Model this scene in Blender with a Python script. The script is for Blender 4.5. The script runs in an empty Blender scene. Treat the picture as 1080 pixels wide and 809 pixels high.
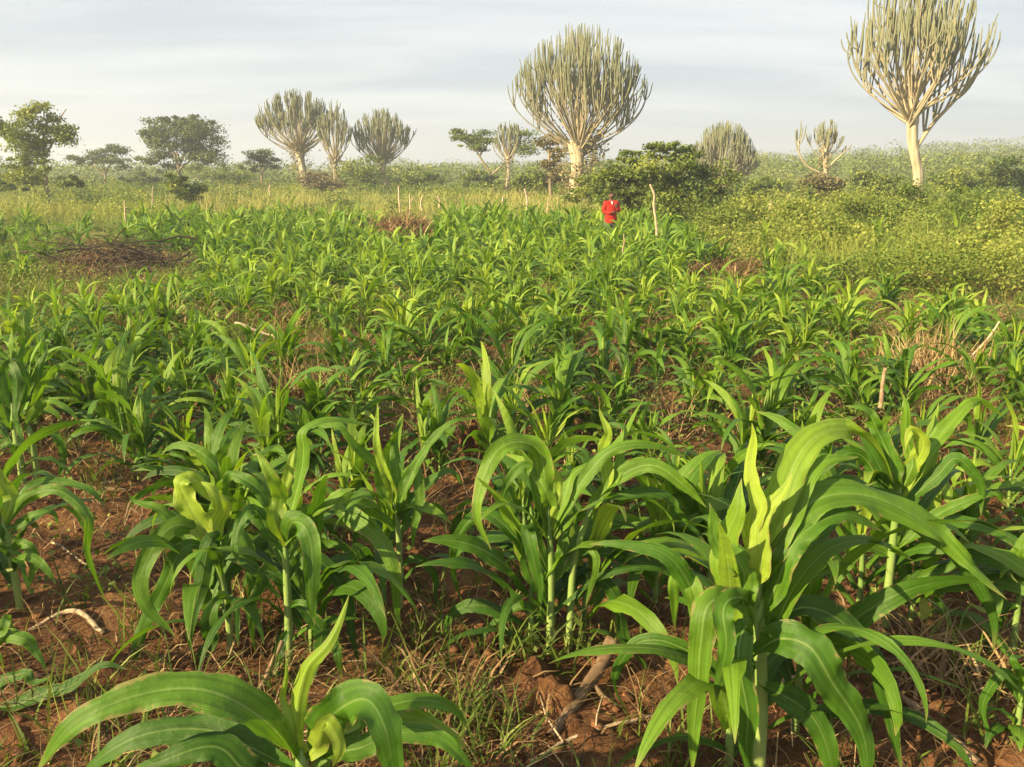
import bpy, bmesh, math, random
import numpy as np
from mathutils import Vector, Matrix, Quaternion

SC = bpy.context.scene
COL = SC.collection
R = math.radians

# ------------------------------------------------------------------ camera
CAM = np.array([0.0, 0.0, 1.6])
PITCH = R(14.25)
FPX = 864.0                       # focal length in photo pixels (photo 1080 x 809)
cam = bpy.data.cameras.new("camera")
cam.sensor_width = 36.0
cam.lens = 36.0 * FPX / 1080.0
cam.clip_start = 0.05
cam.clip_end = 4000
camo = bpy.data.objects.new("camera", cam)
camo.location = CAM
camo.rotation_euler = (math.pi / 2 - PITCH, 0, 0)
COL.objects.link(camo)
SC.camera = camo
FWD = np.array([0, math.cos(PITCH), -math.sin(PITCH)])
UPV = np.array([0, math.sin(PITCH), math.cos(PITCH)])

# ------------------------------------------------------------------ sky, sun, exposure
TO_SUN = np.array([-0.80, -0.50, 0.0])
SUN_EL = R(27)
TO_SUN = TO_SUN / np.linalg.norm(TO_SUN) * math.cos(SUN_EL)
TO_SUN[2] = math.sin(SUN_EL)

W = bpy.data.worlds.new("World")
SC.world = W
W.use_nodes = True
nt = W.node_tree
nt.nodes.clear()
def N(tree, kind, **kw):
    n = tree.nodes.new(kind)
    for k, v in kw.items():
        if k == "inp":
            for i, val in v.items():
                n.inputs[i].default_value = val
        else:
            setattr(n, k, v)
    return n
def L(tree, a, b):
    tree.links.new(a, b)
sky = N(nt, "ShaderNodeTexSky", sky_type='NISHITA', sun_disc=False, sun_elevation=SUN_EL,
        sun_rotation=math.atan2(TO_SUN[0], TO_SUN[1]), air_density=1.0, dust_density=2.0)
tc = N(nt, "ShaderNodeTexCoord")
sep = N(nt, "ShaderNodeSeparateXYZ"); L(nt, tc.outputs["Generated"], sep.inputs[0])
addz = N(nt, "ShaderNodeMath", operation='ADD', inp={1: 0.12}); L(nt, sep.outputs[2], addz.inputs[0])
mx = N(nt, "ShaderNodeMath", operation='MAXIMUM', inp={1: 0.05}); L(nt, addz.outputs[0], mx.inputs[0])
dx = N(nt, "ShaderNodeMath", operation='DIVIDE'); L(nt, sep.outputs[0], dx.inputs[0]); L(nt, mx.outputs[0], dx.inputs[1])
dy = N(nt, "ShaderNodeMath", operation='DIVIDE'); L(nt, sep.outputs[1], dy.inputs[0]); L(nt, mx.outputs[0], dy.inputs[1])
cmb = N(nt, "ShaderNodeCombineXYZ"); L(nt, dx.outputs[0], cmb.inputs[0]); L(nt, dy.outputs[0], cmb.inputs[1])
mp = N(nt, "ShaderNodeMapping"); mp.inputs["Rotation"].default_value = (0, 0, R(12)); mp.inputs["Scale"].default_value = (0.42, 1.5, 1)
L(nt, cmb.outputs[0], mp.inputs[0])
n1 = N(nt, "ShaderNodeTexNoise", inp={"Scale": 1.1, "Detail": 8.0, "Roughness": 0.55, "Distortion": 0.4}); L(nt, mp.outputs[0], n1.inputs["Vector"])
n2 = N(nt, "ShaderNodeTexNoise", inp={"Scale": 0.35, "Detail": 3.0, "Roughness": 0.5}); L(nt, mp.outputs[0], n2.inputs["Vector"])
nsum = N(nt, "ShaderNodeMath", operation='ADD'); L(nt, n1.outputs[0], nsum.inputs[0]); L(nt, n2.outputs[0], nsum.inputs[1])
cr = N(nt, "ShaderNodeValToRGB")
cr.color_ramp.elements[0].position = 0.41; cr.color_ramp.elements[0].color = (5.1, 5.7, 6.35, 1)
cr.color_ramp.elements[1].position = 0.58; cr.color_ramp.elements[1].color = (7.6, 7.75, 7.8, 1)
half = N(nt, "ShaderNodeMath", operation='MULTIPLY', inp={1: 0.5}); L(nt, nsum.outputs[0], half.inputs[0])
L(nt, half.outputs[0], cr.inputs[0])
# thicker, greyer cloud low over the horizon
lowr = N(nt, "ShaderNodeMapRange", inp={1: 0.01, 2: 0.09, 3: 1.0, 4: 0.0}); L(nt, sep.outputs[2], lowr.inputs[0])
low = N(nt, "ShaderNodeMix", data_type='RGBA'); L(nt, lowr.outputs[0], low.inputs[0]); L(nt, cr.outputs[0], low.inputs[6])
low.inputs[7].default_value = (5.05, 5.6, 6.2, 1)
mixs = N(nt, "ShaderNodeMix", data_type='RGBA'); mixs.inputs[0].default_value = 0.86
L(nt, sky.outputs[0], mixs.inputs[6]); L(nt, low.outputs[2], mixs.inputs[7])
bg = N(nt, "ShaderNodeBackground", inp={"Strength": 0.047}); L(nt, mixs.outputs[2], bg.inputs[0])
wo = N(nt, "ShaderNodeOutputWorld"); L(nt, bg.outputs[0], wo.inputs[0])

sun = bpy.data.lights.new("sun", 'SUN')
sun.energy = 5.0
sun.angle = R(0.6)
sun.color = (1.0, 0.81, 0.46)
suno = bpy.data.objects.new("sun", sun)
suno.rotation_euler = Vector(-TO_SUN).to_track_quat('-Z', 'Y').to_euler()
suno.location = (-20, -10, 30)
COL.objects.link(suno)

SC.view_settings.view_transform = 'Standard'
SC.view_settings.look = 'None'
SC.view_settings.gamma = 1
SC.view_settings.use_curve_mapping = False
SC.view_settings.exposure = 1.50
SC.cycles.max_bounces = 6
SC.cycles.diffuse_bounces = 3
SC.cycles.glossy_bounces = 2
SC.cycles.transmission_bounces = 3
SC.cycles.volume_bounces = 0
HAZE = 0.0016

# ------------------------------------------------------------------ numeric helpers
def hash2(ix, iy, seed):
    h = (ix.astype(np.int64) * 374761393 + iy.astype(np.int64) * 668265263 + seed * 974634653) & 0x7fffffff
    h = ((h ^ (h >> 13)) * 1274126177) & 0x7fffffff
    return ((h ^ (h >> 16)) & 0xffff) / 65535.0
def vnoise(x, y, seed=0):
    x = np.asarray(x, float); y = np.asarray(y, float)
    ix = np.floor(x); iy = np.floor(y)
    fx = x - ix; fy = y - iy
    fx = fx * fx * (3 - 2 * fx); fy = fy * fy * (3 - 2 * fy)
    a = hash2(ix, iy, seed); b = hash2(ix + 1, iy, seed); c = hash2(ix, iy + 1, seed); d = hash2(ix + 1, iy + 1, seed)
    return (a * (1 - fx) + b * fx) * (1 - fy) + (c * (1 - fx) + d * fx) * fy
def fbm(x, y, seed=0, oct=4):
    s = 0; a = 0.5; f = 1.0
    for o in range(oct):
        s = s + a * vnoise(np.asarray(x) * f, np.asarray(y) * f, seed + o); a *= 0.5; f *= 2.03
    return s
def S(a, b, x):
    t = np.clip((np.asarray(x, float) - a) / (b - a), 0, 1)
    return t * t * (3 - 2 * t)
def gz(x, y, fine=False):
    x = np.asarray(x, float); y = np.asarray(y, float)
    d = np.hypot(x, y)
    yy = np.where(y > 0, d, d * 0.3)
    z = -0.5 * S(3, 22, yy) + 0.45 * S(28, 48, yy) + 0.55 * S(48, 95, yy)
    th = np.degrees(np.arctan2(x, np.maximum(y, 1e-3)))
    top = np.interp(th, [-60, -32, -5, 8, 20, 32, 60], [0.0, 0.0, 1.6, 3.2, 6.5, 9.5, 12])
    z = z + top * S(70, 330, d) * np.where(y > 0, 1, 0)
    z = z + (fbm(x / 14, y / 14, 5, 2) - 0.375) * 0.5 * S(10, 50, d)
    near = 1 - S(14, 30, d)
    z = z + (fbm(x / 0.75, y / 0.75, 11, 3) - 0.44) * 0.16 * near
    if fine:
        n = 1 - S(5, 10, d)
        z = z + (fbm(x / 0.13, y / 0.13, 31, 3) - 0.44) * 0.055 * n
        z = z + np.maximum(0, vnoise(x / 0.06, y / 0.06, 77) - 0.62) * 0.06 * n
    return z
def ray(px, py):
    d = FWD + np.array([1.0, 0, 0]) * (px - 540) / FPX + UPV * (404.5 - py) / FPX
    return d
def at(px, py, Y):
    d = ray(px, py)
    return CAM + d * (Y / d[1])
def ground(px, py):
    d = ray(px, py)
    t = 0.8
    while t < 400:
        p = CAM + d * t
        if p[2] <= float(gz(p[0], p[1])):
            return p
        t *= 1.006
    return CAM + d * 400
def onground(px, Y):
    x = (px - 540) / FPX * (Y * math.cos(PITCH) + 1.6 * math.sin(PITCH) * 0.9)
    return np.array([x, Y, float(gz(x, Y))])
def proj(P):
    P = np.asarray(P, float) - CAM
    z = P @ FWD
    zz = np.maximum(z, 1e-3)
    return 540 + FPX * P[..., 0] / zz, 404.5 - FPX * (P @ UPV) / zz, z

# ------------------------------------------------------------------ mesh building
class MB:
    def __init__(s):
        s.V = []; s.F = []; s.UV = []; s.T = []; s.n = 0
    def add(s, V, F, uv=None, tone=0.5):
        V = np.asarray(V, float).reshape(-1, 3)
        s.V.append(V); s.F.append(np.asarray(F, int).reshape(-1, 4) + s.n)
        s.UV.append(np.zeros((len(V), 2)) if uv is None else np.asarray(uv, float))
        s.T.append(np.broadcast_to(np.asarray(tone, float), (len(V),)).copy())
        s.n += len(V)
        return s
    def mesh(s, name, mat, smooth=True):
        V = np.concatenate(s.V); F = np.concatenate(s.F); UV = np.concatenate(s.UV); T = np.concatenate(s.T)
        me = bpy.data.meshes.new(name)
        me.vertices.add(len(V)); me.vertices.foreach_set("co", V.astype(np.float32).ravel())
        me.loops.add(F.size); me.loops.foreach_set("vertex_index", F.astype(np.int32).ravel())
        me.polygons.add(len(F)); me.polygons.foreach_set("loop_start", np.arange(0, F.size, 4, dtype=np.int32))
        me.polygons.foreach_set("use_smooth", np.full(len(F), smooth))
        uvl = me.uv_layers.new(name="UVMap")
        uvl.data.foreach_set("uv", UV[F.ravel()].astype(np.float32).ravel())
        a = me.attributes.new("tone", 'FLOAT', 'POINT')
        a.data.foreach_set("value", T.astype(np.float32))
        me.update(calc_edges=True); me.validate()
        me.materials.append(mat)
        return me
    def build(s, name, mat, parent=None, smooth=True):
        o = bpy.data.objects.new(name, s.mesh(name, mat, smooth))
        COL.objects.link(o)
        if parent is not None:
            o.parent = parent
        return o
def tag(o, label, cat, group=None, kind=None):
    if label: o["label"] = label
    if cat: o["category"] = cat
    if group: o["group"] = group
    if kind: o["kind"] = kind
    return o
def thing(name, loc, label, cat, group=None):
    o = bpy.data.objects.new(name, None)
    o.empty_display_size = 0.2
    o.location = loc
    COL.objects.link(o)
    return tag(o, label, cat, group)
def norm(v):
    return v / np.maximum(np.linalg.norm(v, axis=-1, keepdims=True), 1e-9)
def catmull(P, n):
    P = np.asarray(P, float)
    Q = np.vstack([2 * P[0] - P[1], P, 2 * P[-1] - P[-2]])
    k = len(P) - 1
    t = np.linspace(0, k, n); i = np.minimum(t.astype(int), k - 1); f = (t - i)[:, None]
    a, b, c, d = Q[i], Q[i + 1], Q[i + 2], Q[i + 3]
    return 0.5 * (2 * b + (c - a) * f + (2 * a - 5 * b + 4 * c - d) * f ** 2 + (3 * b - a - 3 * c + d) * f ** 3)
def grid_faces(n, m, wrap=False):
    i = np.arange(n - 1)[:, None]; j = np.arange(m if wrap else m - 1)[None, :]
    j2 = (j + 1) % m
    return np.stack([(i * m + j), (i * m + j2), ((i + 1) * m + j2), ((i + 1) * m + j)], -1).reshape(-1, 4)
def tube(P, r, sides=6, cap=True):
    P = np.asarray(P, float); n = len(P)
    r = np.broadcast_to(np.asarray(r, float), (n,))
    t = norm(np.gradient(P, axis=0))
    ref = np.array([0.0, 1.0, 0.0]) if abs(t[0][1]) < 0.8 else np.array([1.0, 0, 0])
    a = ref - t[0] * (ref @ t[0]); A = []
    for k in range(n):
        a = a - t[k] * (a @ t[k]); a = a / max(np.linalg.norm(a), 1e-9); A.append(a)
    A = np.array(A); B = np.cross(t, A)
    ang = np.arange(sides) / sides * 2 * math.pi
    V = P[:, None] + r[:, None, None] * (np.cos(ang)[None, :, None] * A[:, None] + np.sin(ang)[None, :, None] * B[:, None])
    uv = np.stack(np.broadcast_arrays(np.linspace(0, 1, sides)[None, :], np.linspace(0, 1, n)[:, None]), -1).reshape(-1, 2)
    V = V.reshape(-1, 3); F = grid_faces(n, sides, True)
    if cap and sides >= 4:
        b = (n - 1) * sides
        extra = []
        for k in range(1, sides - 1, 2):
            extra.append([b, b + k, b + k + 1, b + (k + 2) % sides] if k + 2 <= sides else [b, b + k, b + k + 1, b])
        extra = [e for e in extra if len(set(e)) == 4]
        if sides == 4: extra = [[b, b + 1, b + 2, b + 3]]
        if extra: F = np.vstack([F, np.array(extra)])
    return V, F, uv
def cards(C, size, rng, up=0.0, aspect=0.6, tone=0.5, curl=0.25):
    """leaf shaped quads (rhombus) scattered at C"""
    n = len(C)
    nrm = rng.normal(size=(n, 3)); nrm = norm(nrm); nrm[:, 2] = np.abs(nrm[:, 2]) + up; nrm = norm(nrm)
    a = rng.normal(size=(n, 3)); a = norm(a - nrm * np.sum(a * nrm, 1, keepdims=True)); b = np.cross(nrm, a)
    s = np.broadcast_to(np.asarray(size, float), (n,))[:, None]
    tip = C + a * s * 0.5 - nrm * s * curl * 0.4; back = C - a * s * 0.5
    l = C + b * s * 0.5 * aspect + nrm * s * curl * 0.2; r = C - b * s * 0.5 * aspect + nrm * s * curl * 0.2
    V = np.stack([back, l, tip, r], 1).reshape(-1, 3)
    F = np.arange(n * 4).reshape(-1, 4)
    T = np.repeat(np.broadcast_to(np.asarray(tone, float), (n,)), 4)
    return V, F, None, T
def blades(Bp, h, w, rng, lean=0.5, tone=0.5, az=None):
    """curved grass blades from base points"""
    n = len(Bp)
    az = rng.uniform(0, 2 * math.pi, n) if az is None else az
    h = np.broadcast_to(np.asarray(h, float), (n,)); w = np.broadcast_to(np.asarray(w, float), (n,))
    ln = np.abs(rng.normal(lean, 0.25, n)); ln = np.clip(ln, 0.02, 1.4)
    D = np.stack([np.cos(az), np.sin(az), np.zeros(n)], 1)
    fa = rng.uniform(0, 2 * math.pi, n)
    Sd = np.stack([np.cos(fa), np.sin(fa), np.zeros(n)], 1)
    Vs = []
    for k, t in enumerate((0.0, 0.4, 0.75, 1.0)):
        ang = ln * (0.35 + 0.65 * t)
        p = Bp + D * (h * t * np.sin(ang))[:, None]
        p[:, 2] += h * t * np.cos(ang)
        ww = (w * (1, 0.9, 0.6, 0.12)[k])[:, None]
        Vs += [p - Sd * ww / 2, p + Sd * ww / 2]
    V = np.stack(Vs, 1).reshape(-1, 3)
    o = np.arange(n)[:, None] * 8
    F = np.concatenate([o + np.array([0, 1, 3, 2]), o + np.array([2, 3, 5, 4]), o + np.array([4, 5, 7, 6])], 1).reshape(-1, 4)
    T = np.repeat(np.broadcast_to(np.asarray(tone, float), (n,)), 8)
    uv = np.tile(np.array([[0, 0], [1, 0], [0, .4], [1, .4], [0, .75], [1, .75], [0, 1], [1, 1]]), (n, 1))
    return V, F, uv, T

# ------------------------------------------------------------------ materials
def newmat(name):
    m = bpy.data.materials.new(name); m.use_nodes = True
    t = m.node_tree; t.nodes.clear()
    return m, t
def ramp(t, fac, stops):
    c = N(t, "ShaderNodeValToRGB"); e = c.color_ramp.elements
    e[0].position, e[0].color = stops[0][0], (*stops[0][1], 1)
    e[1].position, e[1].color = stops[-1][0], (*stops[-1][1], 1)
    for p, col in stops[1:-1]:
        x = e.new(p); x.color = (*col, 1)
    L(t, fac, c.inputs[0]); return c.outputs[0]
def math_(t, op, a, b=None):
    n = N(t, "ShaderNodeMath", operation=op)
    for i, v in enumerate((a, b)):
        if v is None: continue
        if isinstance(v, (int, float)): n.inputs[i].default_value = v
        else: L(t, v, n.inputs[i])
    return n.outputs[0]
def mixc(t, f, a, b, blend='MIX'):
    n = N(t, "ShaderNodeMix", data_type='RGBA', blend_type=blend)
    for i, v in ((0, f), (6, a), (7, b)):
        if isinstance(v, (int, float)): n.inputs[i].default_value = v
        elif isinstance(v, tuple): n.inputs[i].default_value = (*v, 1)
        else: L(t, v, n.inputs[i])
    return n.outputs[2]
def leafmat(name, stops, trans=0.3, rough=0.5, spec=0.3, objvar=0.0, noise=0.15, nscale=3.0, maize=False):
    m, t = newmat(name)
    at_ = N(t, "ShaderNodeAttribute", attribute_name="tone")
    tcd = N(t, "ShaderNodeTexCoord")
    ns = N(t, "ShaderNodeTexNoise", inp={"Scale": nscale, "Detail": 3.0}); L(t, tcd.outputs["Object"], ns.inputs["Vector"])
    fac = math_(t, 'ADD', at_.outputs["Fac"], math_(t, 'MULTIPLY', math_(t, 'SUBTRACT', ns.outputs[0], 0.5), noise * 2))
    if objvar:
        oi = N(t, "ShaderNodeObjectInfo")
        fac = math_(t, 'ADD', fac, math_(t, 'MULTIPLY', math_(t, 'SUBTRACT', oi.outputs["Random"], 0.5), objvar))
    col = ramp(t, fac, stops)
    bump = None
    if maize:
        uv = N(t, "ShaderNodeUVMap"); sp = N(t, "ShaderNodeSeparateXYZ"); L(t, uv.outputs[0], sp.inputs[0])
        u = math_(t, 'ABSOLUTE', math_(t, 'SUBTRACT', sp.outputs[0], 0.5))
        rib = N(t, "ShaderNodeMapRange", interpolation_type='SMOOTHSTEP', inp={1: 0.012, 2: 0.05, 3: 1.0, 4: 0.0}); L(t, u, rib.inputs[0])
        fade = N(t, "ShaderNodeMapRange", inp={1: 0.15, 2: 1.0, 3: 0.62, 4: 0.08}); L(t, sp.outputs[1], fade.inputs[0])
        col = mixc(t, math_(t, 'MULTIPLY', rib.outputs[0], fade.outputs[0]), col, (0.26, 0.37, 0.11))
        wv = math_(t, 'SINE', math_(t, 'MULTIPLY', sp.outputs[0], 150.0))
        wf = math_(t, 'ADD', math_(t, 'MULTIPLY', wv, 0.07), 0.96)
        cc = N(t, "ShaderNodeCombineColor"); [L(t, wf, cc.inputs[i]) for i in range(3)]
        col = mixc(t, 1.0, col, cc.outputs[0], 'MULTIPLY')
        # dry yellow tip
        tip = N(t, "ShaderNodeMapRange", inp={1: 0.93, 2: 1.0, 3: 0.0, 4: 0.55}); L(t, sp.outputs[1], tip.inputs[0])
        col = mixc(t, tip.outputs[0], col, (0.32, 0.26, 0.10))
        wn = N(t, "ShaderNodeTexNoise", inp={"Scale": 38.0, "Detail": 4.0, "Roughness": 0.7}); L(t, tcd.outputs["Object"], wn.inputs["Vector"])
        wl = N(t, "ShaderNodeTexNoise", inp={"Scale": 5.0, "Detail": 2.0}); L(t, tcd.outputs["Object"], wl.inputs["Vector"])
        edge = N(t, "ShaderNodeMapRange", inp={1: 0.30, 2: 0.5, 3: 0.0, 4: 0.16}); L(t, u, edge.inputs[0])
        sm = math_(t, 'ADD', math_(t, 'ADD', math_(t, 'MULTIPLY', wn.outputs[0], 0.6), math_(t, 'MULTIPLY', wl.outputs[0], 0.4)), edge.outputs[0])
        sp2 = N(t, "ShaderNodeMapRange", interpolation_type='SMOOTHSTEP', inp={1: 0.655, 2: 0.72, 3: 0.0, 4: 0.75}); L(t, sm, sp2.inputs[0])
        col = mixc(t, sp2.outputs[0], col, (0.27, 0.21, 0.08))
        # streaky paler and darker bands along the blade, a dusting of red soil
        stv = N(t, "ShaderNodeCombineXYZ"); L(t, math_(t, 'MULTIPLY', sp.outputs[0], 9.0), stv.inputs[0]); L(t, math_(t, 'MULTIPLY', sp.outputs[1], 1.6), stv.inputs[1]); L(t, math_(t, 'MULTIPLY', at_.outputs["Fac"], 40.0), stv.inputs[2])
        stn = N(t, "ShaderNodeTexNoise", inp={"Scale": 1.0, "Detail": 3.0}); L(t, stv.outputs[0], stn.inputs["Vector"])
        sv = N(t, "ShaderNodeMapRange", inp={1: 0.3, 2: 0.7, 3: 0.72, 4: 1.22}); L(t, stn.outputs[0], sv.inputs[0])
        c3 = N(t, "ShaderNodeCombineColor"); [L(t, sv.outputs[0], c3.inputs[i]) for i in range(3)]
        col = mixc(t, 1.0, col, c3.outputs[0], 'MULTIPLY')
        bp = N(t, "ShaderNodeBump", inp={"Strength": 0.22, "Distance": 0.002}); L(t, wv, bp.inputs["Height"])
        ckn = N(t, "ShaderNodeTexNoise", inp={"Scale": 22.0, "Detail": 3.0}); L(t, tcd.outputs["Object"], ckn.inputs["Vector"])
        bp2 = N(t, "ShaderNodeBump", inp={"Strength": 0.5, "Distance": 0.012}); L(t, ckn.outputs[0], bp2.inputs["Height"]); L(t, bp.outputs[0], bp2.inputs["Normal"]); bump = bp2.outputs[0]
    p = N(t, "ShaderNodeBsdfPrincipled", inp={"Roughness": rough, "Specular IOR Level": spec})
    L(t, col, p.inputs["Base Color"])
    if bump: L(t, bump, p.inputs["Normal"])
    tr = N(t, "ShaderNodeBsdfTranslucent")
    L(t, mixc(t, 1.0, col, (1.15, 1.15, 0.40), 'MULTIPLY'), tr.inputs[0])
    mix = N(t, "ShaderNodeMixShader"); mix.inputs[0].default_value = trans
    L(t, p.outputs[0], mix.inputs[1]); L(t, tr.outputs[0], mix.inputs[2])
    o = N(t, "ShaderNodeOutputMaterial"); L(t, mix.outputs[0], o.inputs[0])
    return m
def matte(name, stops, scale=(4, 4, 4), rough=0.85, detail=6.0, bump=0.3, dist=0.02, spec=0.2, tone=True, noise=0.6):
    m, t = newmat(name)
    tcd = N(t, "ShaderNodeTexCoord"); mpn = N(t, "ShaderNodeMapping"); mpn.inputs["Scale"].default_value = scale
    L(t, tcd.outputs["Object"], mpn.inputs[0])
    ns = N(t, "ShaderNodeTexNoise", inp={"Scale": 1.0, "Detail": detail, "Roughness": 0.6}); L(t, mpn.outputs[0], ns.inputs["Vector"])
    fac = ns.outputs[0]
    if tone:
        at_ = N(t, "ShaderNodeAttribute", attribute_name="tone")
        fac = math_(t, 'ADD', at_.outputs["Fac"], math_(t, 'MULTIPLY', math_(t, 'SUBTRACT', ns.outputs[0], 0.5), noise))
    p = N(t, "ShaderNodeBsdfPrincipled", inp={"Roughness": rough, "Specular IOR Level": spec})
    L(t, ramp(t, fac, stops), p.inputs["Base Color"])
    bp = N(t, "ShaderNodeBump", inp={"Strength": bump, "Distance": dist}); L(t, ns.outputs[0], bp.inputs["Height"]); L(t, bp.outputs[0], p.inputs["Normal"])
    o = N(t, "ShaderNodeOutputMaterial"); L(t, p.outputs[0], o.inputs[0])
    return m

M = {}
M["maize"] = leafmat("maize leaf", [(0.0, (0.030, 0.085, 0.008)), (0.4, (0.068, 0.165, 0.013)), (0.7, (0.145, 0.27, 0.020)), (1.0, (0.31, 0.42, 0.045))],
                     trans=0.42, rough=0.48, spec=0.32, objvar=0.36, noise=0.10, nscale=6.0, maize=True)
M["stalk"] = matte("maize stalk", [(0.0, (0.07, 0.14, 0.03)), (0.5, (0.16, 0.25, 0.06)), (1.0, (0.30, 0.36, 0.12))], scale=(20, 20, 8), rough=0.45, bump=0.05, spec=0.4)
M["weed"] = leafmat("weed leaf", [(0.0, (0.04, 0.07, 0.012)), (0.5, (0.11, 0.16, 0.022)), (1.0, (0.26, 0.29, 0.06))], trans=0.3, rough=0.6, noise=0.15)
M["bankweed"] = leafmat("bank weed leaf", [(0.0, (0.06, 0.10, 0.015)), (0.5, (0.15, 0.215, 0.032)), (1.0, (0.31, 0.335, 0.07))], trans=0.35, rough=0.6, noise=0.2, nscale=0.6)
M["grass"] = leafmat("tall grass", [(0.0, (0.12, 0.17, 0.03)), (0.5, (0.27, 0.28, 0.06)), (1.0, (0.46, 0.40, 0.15))], trans=0.3, rough=0.7, noise=0.25, nscale=0.25)
M["straw"] = leafmat("dry straw", [(0.0, (0.055, 0.032, 0.016)), (0.5, (0.25, 0.15, 0.065)), (1.0, (0.48, 0.36, 0.19))], trans=0.12, rough=0.7, noise=0.1)
M["tree"] = leafmat("tree leaf", [(0.0, (0.05, 0.085, 0.018)), (0.5, (0.135, 0.185, 0.036)), (1.0, (0.28, 0.31, 0.06))], trans=0.25, rough=0.6, noise=0.12, nscale=0.8)
M["acacia"] = leafmat("acacia leaf", [(0.0, (0.05, 0.075, 0.025)), (0.5, (0.11, 0.145, 0.045)), (1.0, (0.21, 0.235, 0.07))], trans=0.22, rough=0.6, noise=0.12, nscale=0.8)
M["scrub"] = leafmat("hillside scrub leaf", [(0.0, (0.075, 0.11, 0.022)), (0.5, (0.155, 0.20, 0.036)), (1.0, (0.29, 0.305, 0.065))], trans=0.25, rough=0.7, noise=0.25, nscale=0.05)
M["vine"] = leafmat("dry vine leaf", [(0.0, (0.10, 0.085, 0.04)), (0.5, (0.20, 0.17, 0.08)), (1.0, (0.32, 0.27, 0.13))], trans=0.2, rough=0.7, noise=0.2, nscale=0.8)
M["bark"] = matte("grey bark", [(0.0, (0.10, 0.075, 0.05)), (0.5, (0.23, 0.18, 0.12)), (1.0, (0.40, 0.34, 0.24))], scale=(3, 3, 1.2), bump=0.5)
M["palebark"] = matte("pale euphorbia bark", [(0.0, (0.17, 0.13, 0.085)), (0.5, (0.36, 0.30, 0.21)), (1.0, (0.58, 0.51, 0.39))], scale=(2.5, 2.5, 0.9), bump=0.6, dist=0.05, noise=1.2)
M["stem"] = matte("euphorbia stem", [(0.0, (0.40, 0.33, 0.23)), (0.42, (0.32, 0.275, 0.19)), (0.65, (0.235, 0.225, 0.14)), (1.0, (0.15, 0.165, 0.095))], scale=(3, 3, 2), bump=0.3, noise=0.35)
M["wood"] = matte("weathered wood", [(0.0, (0.10, 0.06, 0.035)), (0.5, (0.25, 0.17, 0.10)), (1.0, (0.48, 0.38, 0.26))], scale=(30, 30, 30), bump=0.5, dist=0.004)
M["darkwood"] = matte("dark brushwood", [(0.0, (0.02, 0.014, 0.009)), (0.5, (0.05, 0.036, 0.024)), (1.0, (0.17, 0.125, 0.08))], scale=(12, 12, 12), bump=0.4, dist=0.01)
M["char"] = matte("charred stump wood", [(0.0, (0.012, 0.010, 0.009)), (0.5, (0.025, 0.02, 0.016)), (1.0, (0.06, 0.048, 0.035))], scale=(14, 14, 14), bump=0.6, dist=0.02)
M["clay"] = matte("orange clay", [(0.0, (0.07, 0.03, 0.015)), (0.5, (0.16, 0.07, 0.032)), (1.0, (0.36, 0.17, 0.075))], scale=(18, 18, 18), bump=0.7, dist=0.01)
M["red"] = matte("red jacket cloth", [(0.0, (0.42, 0.020, 0.012)), (1.0, (0.66, 0.045, 0.025))], scale=(9, 9, 9), bump=0.3)
M["grey"] = matte("grey trouser cloth", [(0.0, (0.10, 0.11, 0.12)), (1.0, (0.22, 0.23, 0.24))], scale=(9, 9, 9), bump=0.3)
M["white"] = matte("white shirt cloth", [(0.0, (0.6, 0.58, 0.54)), (1.0, (0.75, 0.73, 0.70))], scale=(9, 9, 9), bump=0.2)
M["skin"] = matte("dark brown skin", [(0.0, (0.11, 0.055, 0.034)), (1.0, (0.19, 0.10, 0.062))], scale=(6, 6, 6), bump=0.05, rough=0.55, spec=0.35)
M["hair"] = matte("black hair", [(0.0, (0.008, 0.007, 0.006)), (1.0, (0.02, 0.017, 0.015))], scale=(60, 60, 60), bump=0.6, dist=0.005)
M["tarp"] = matte("pale blue sheet", [(0.0, (0.30, 0.42, 0.55)), (1.0, (0.45, 0.55, 0.66))], scale=(2, 2, 2), bump=0.1)
M["mud"] = matte("mud wall", [(0.0, (0.25, 0.15, 0.09)), (1.0, (0.42, 0.28, 0.18))], scale=(2, 2, 2), bump=0.3)

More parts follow.
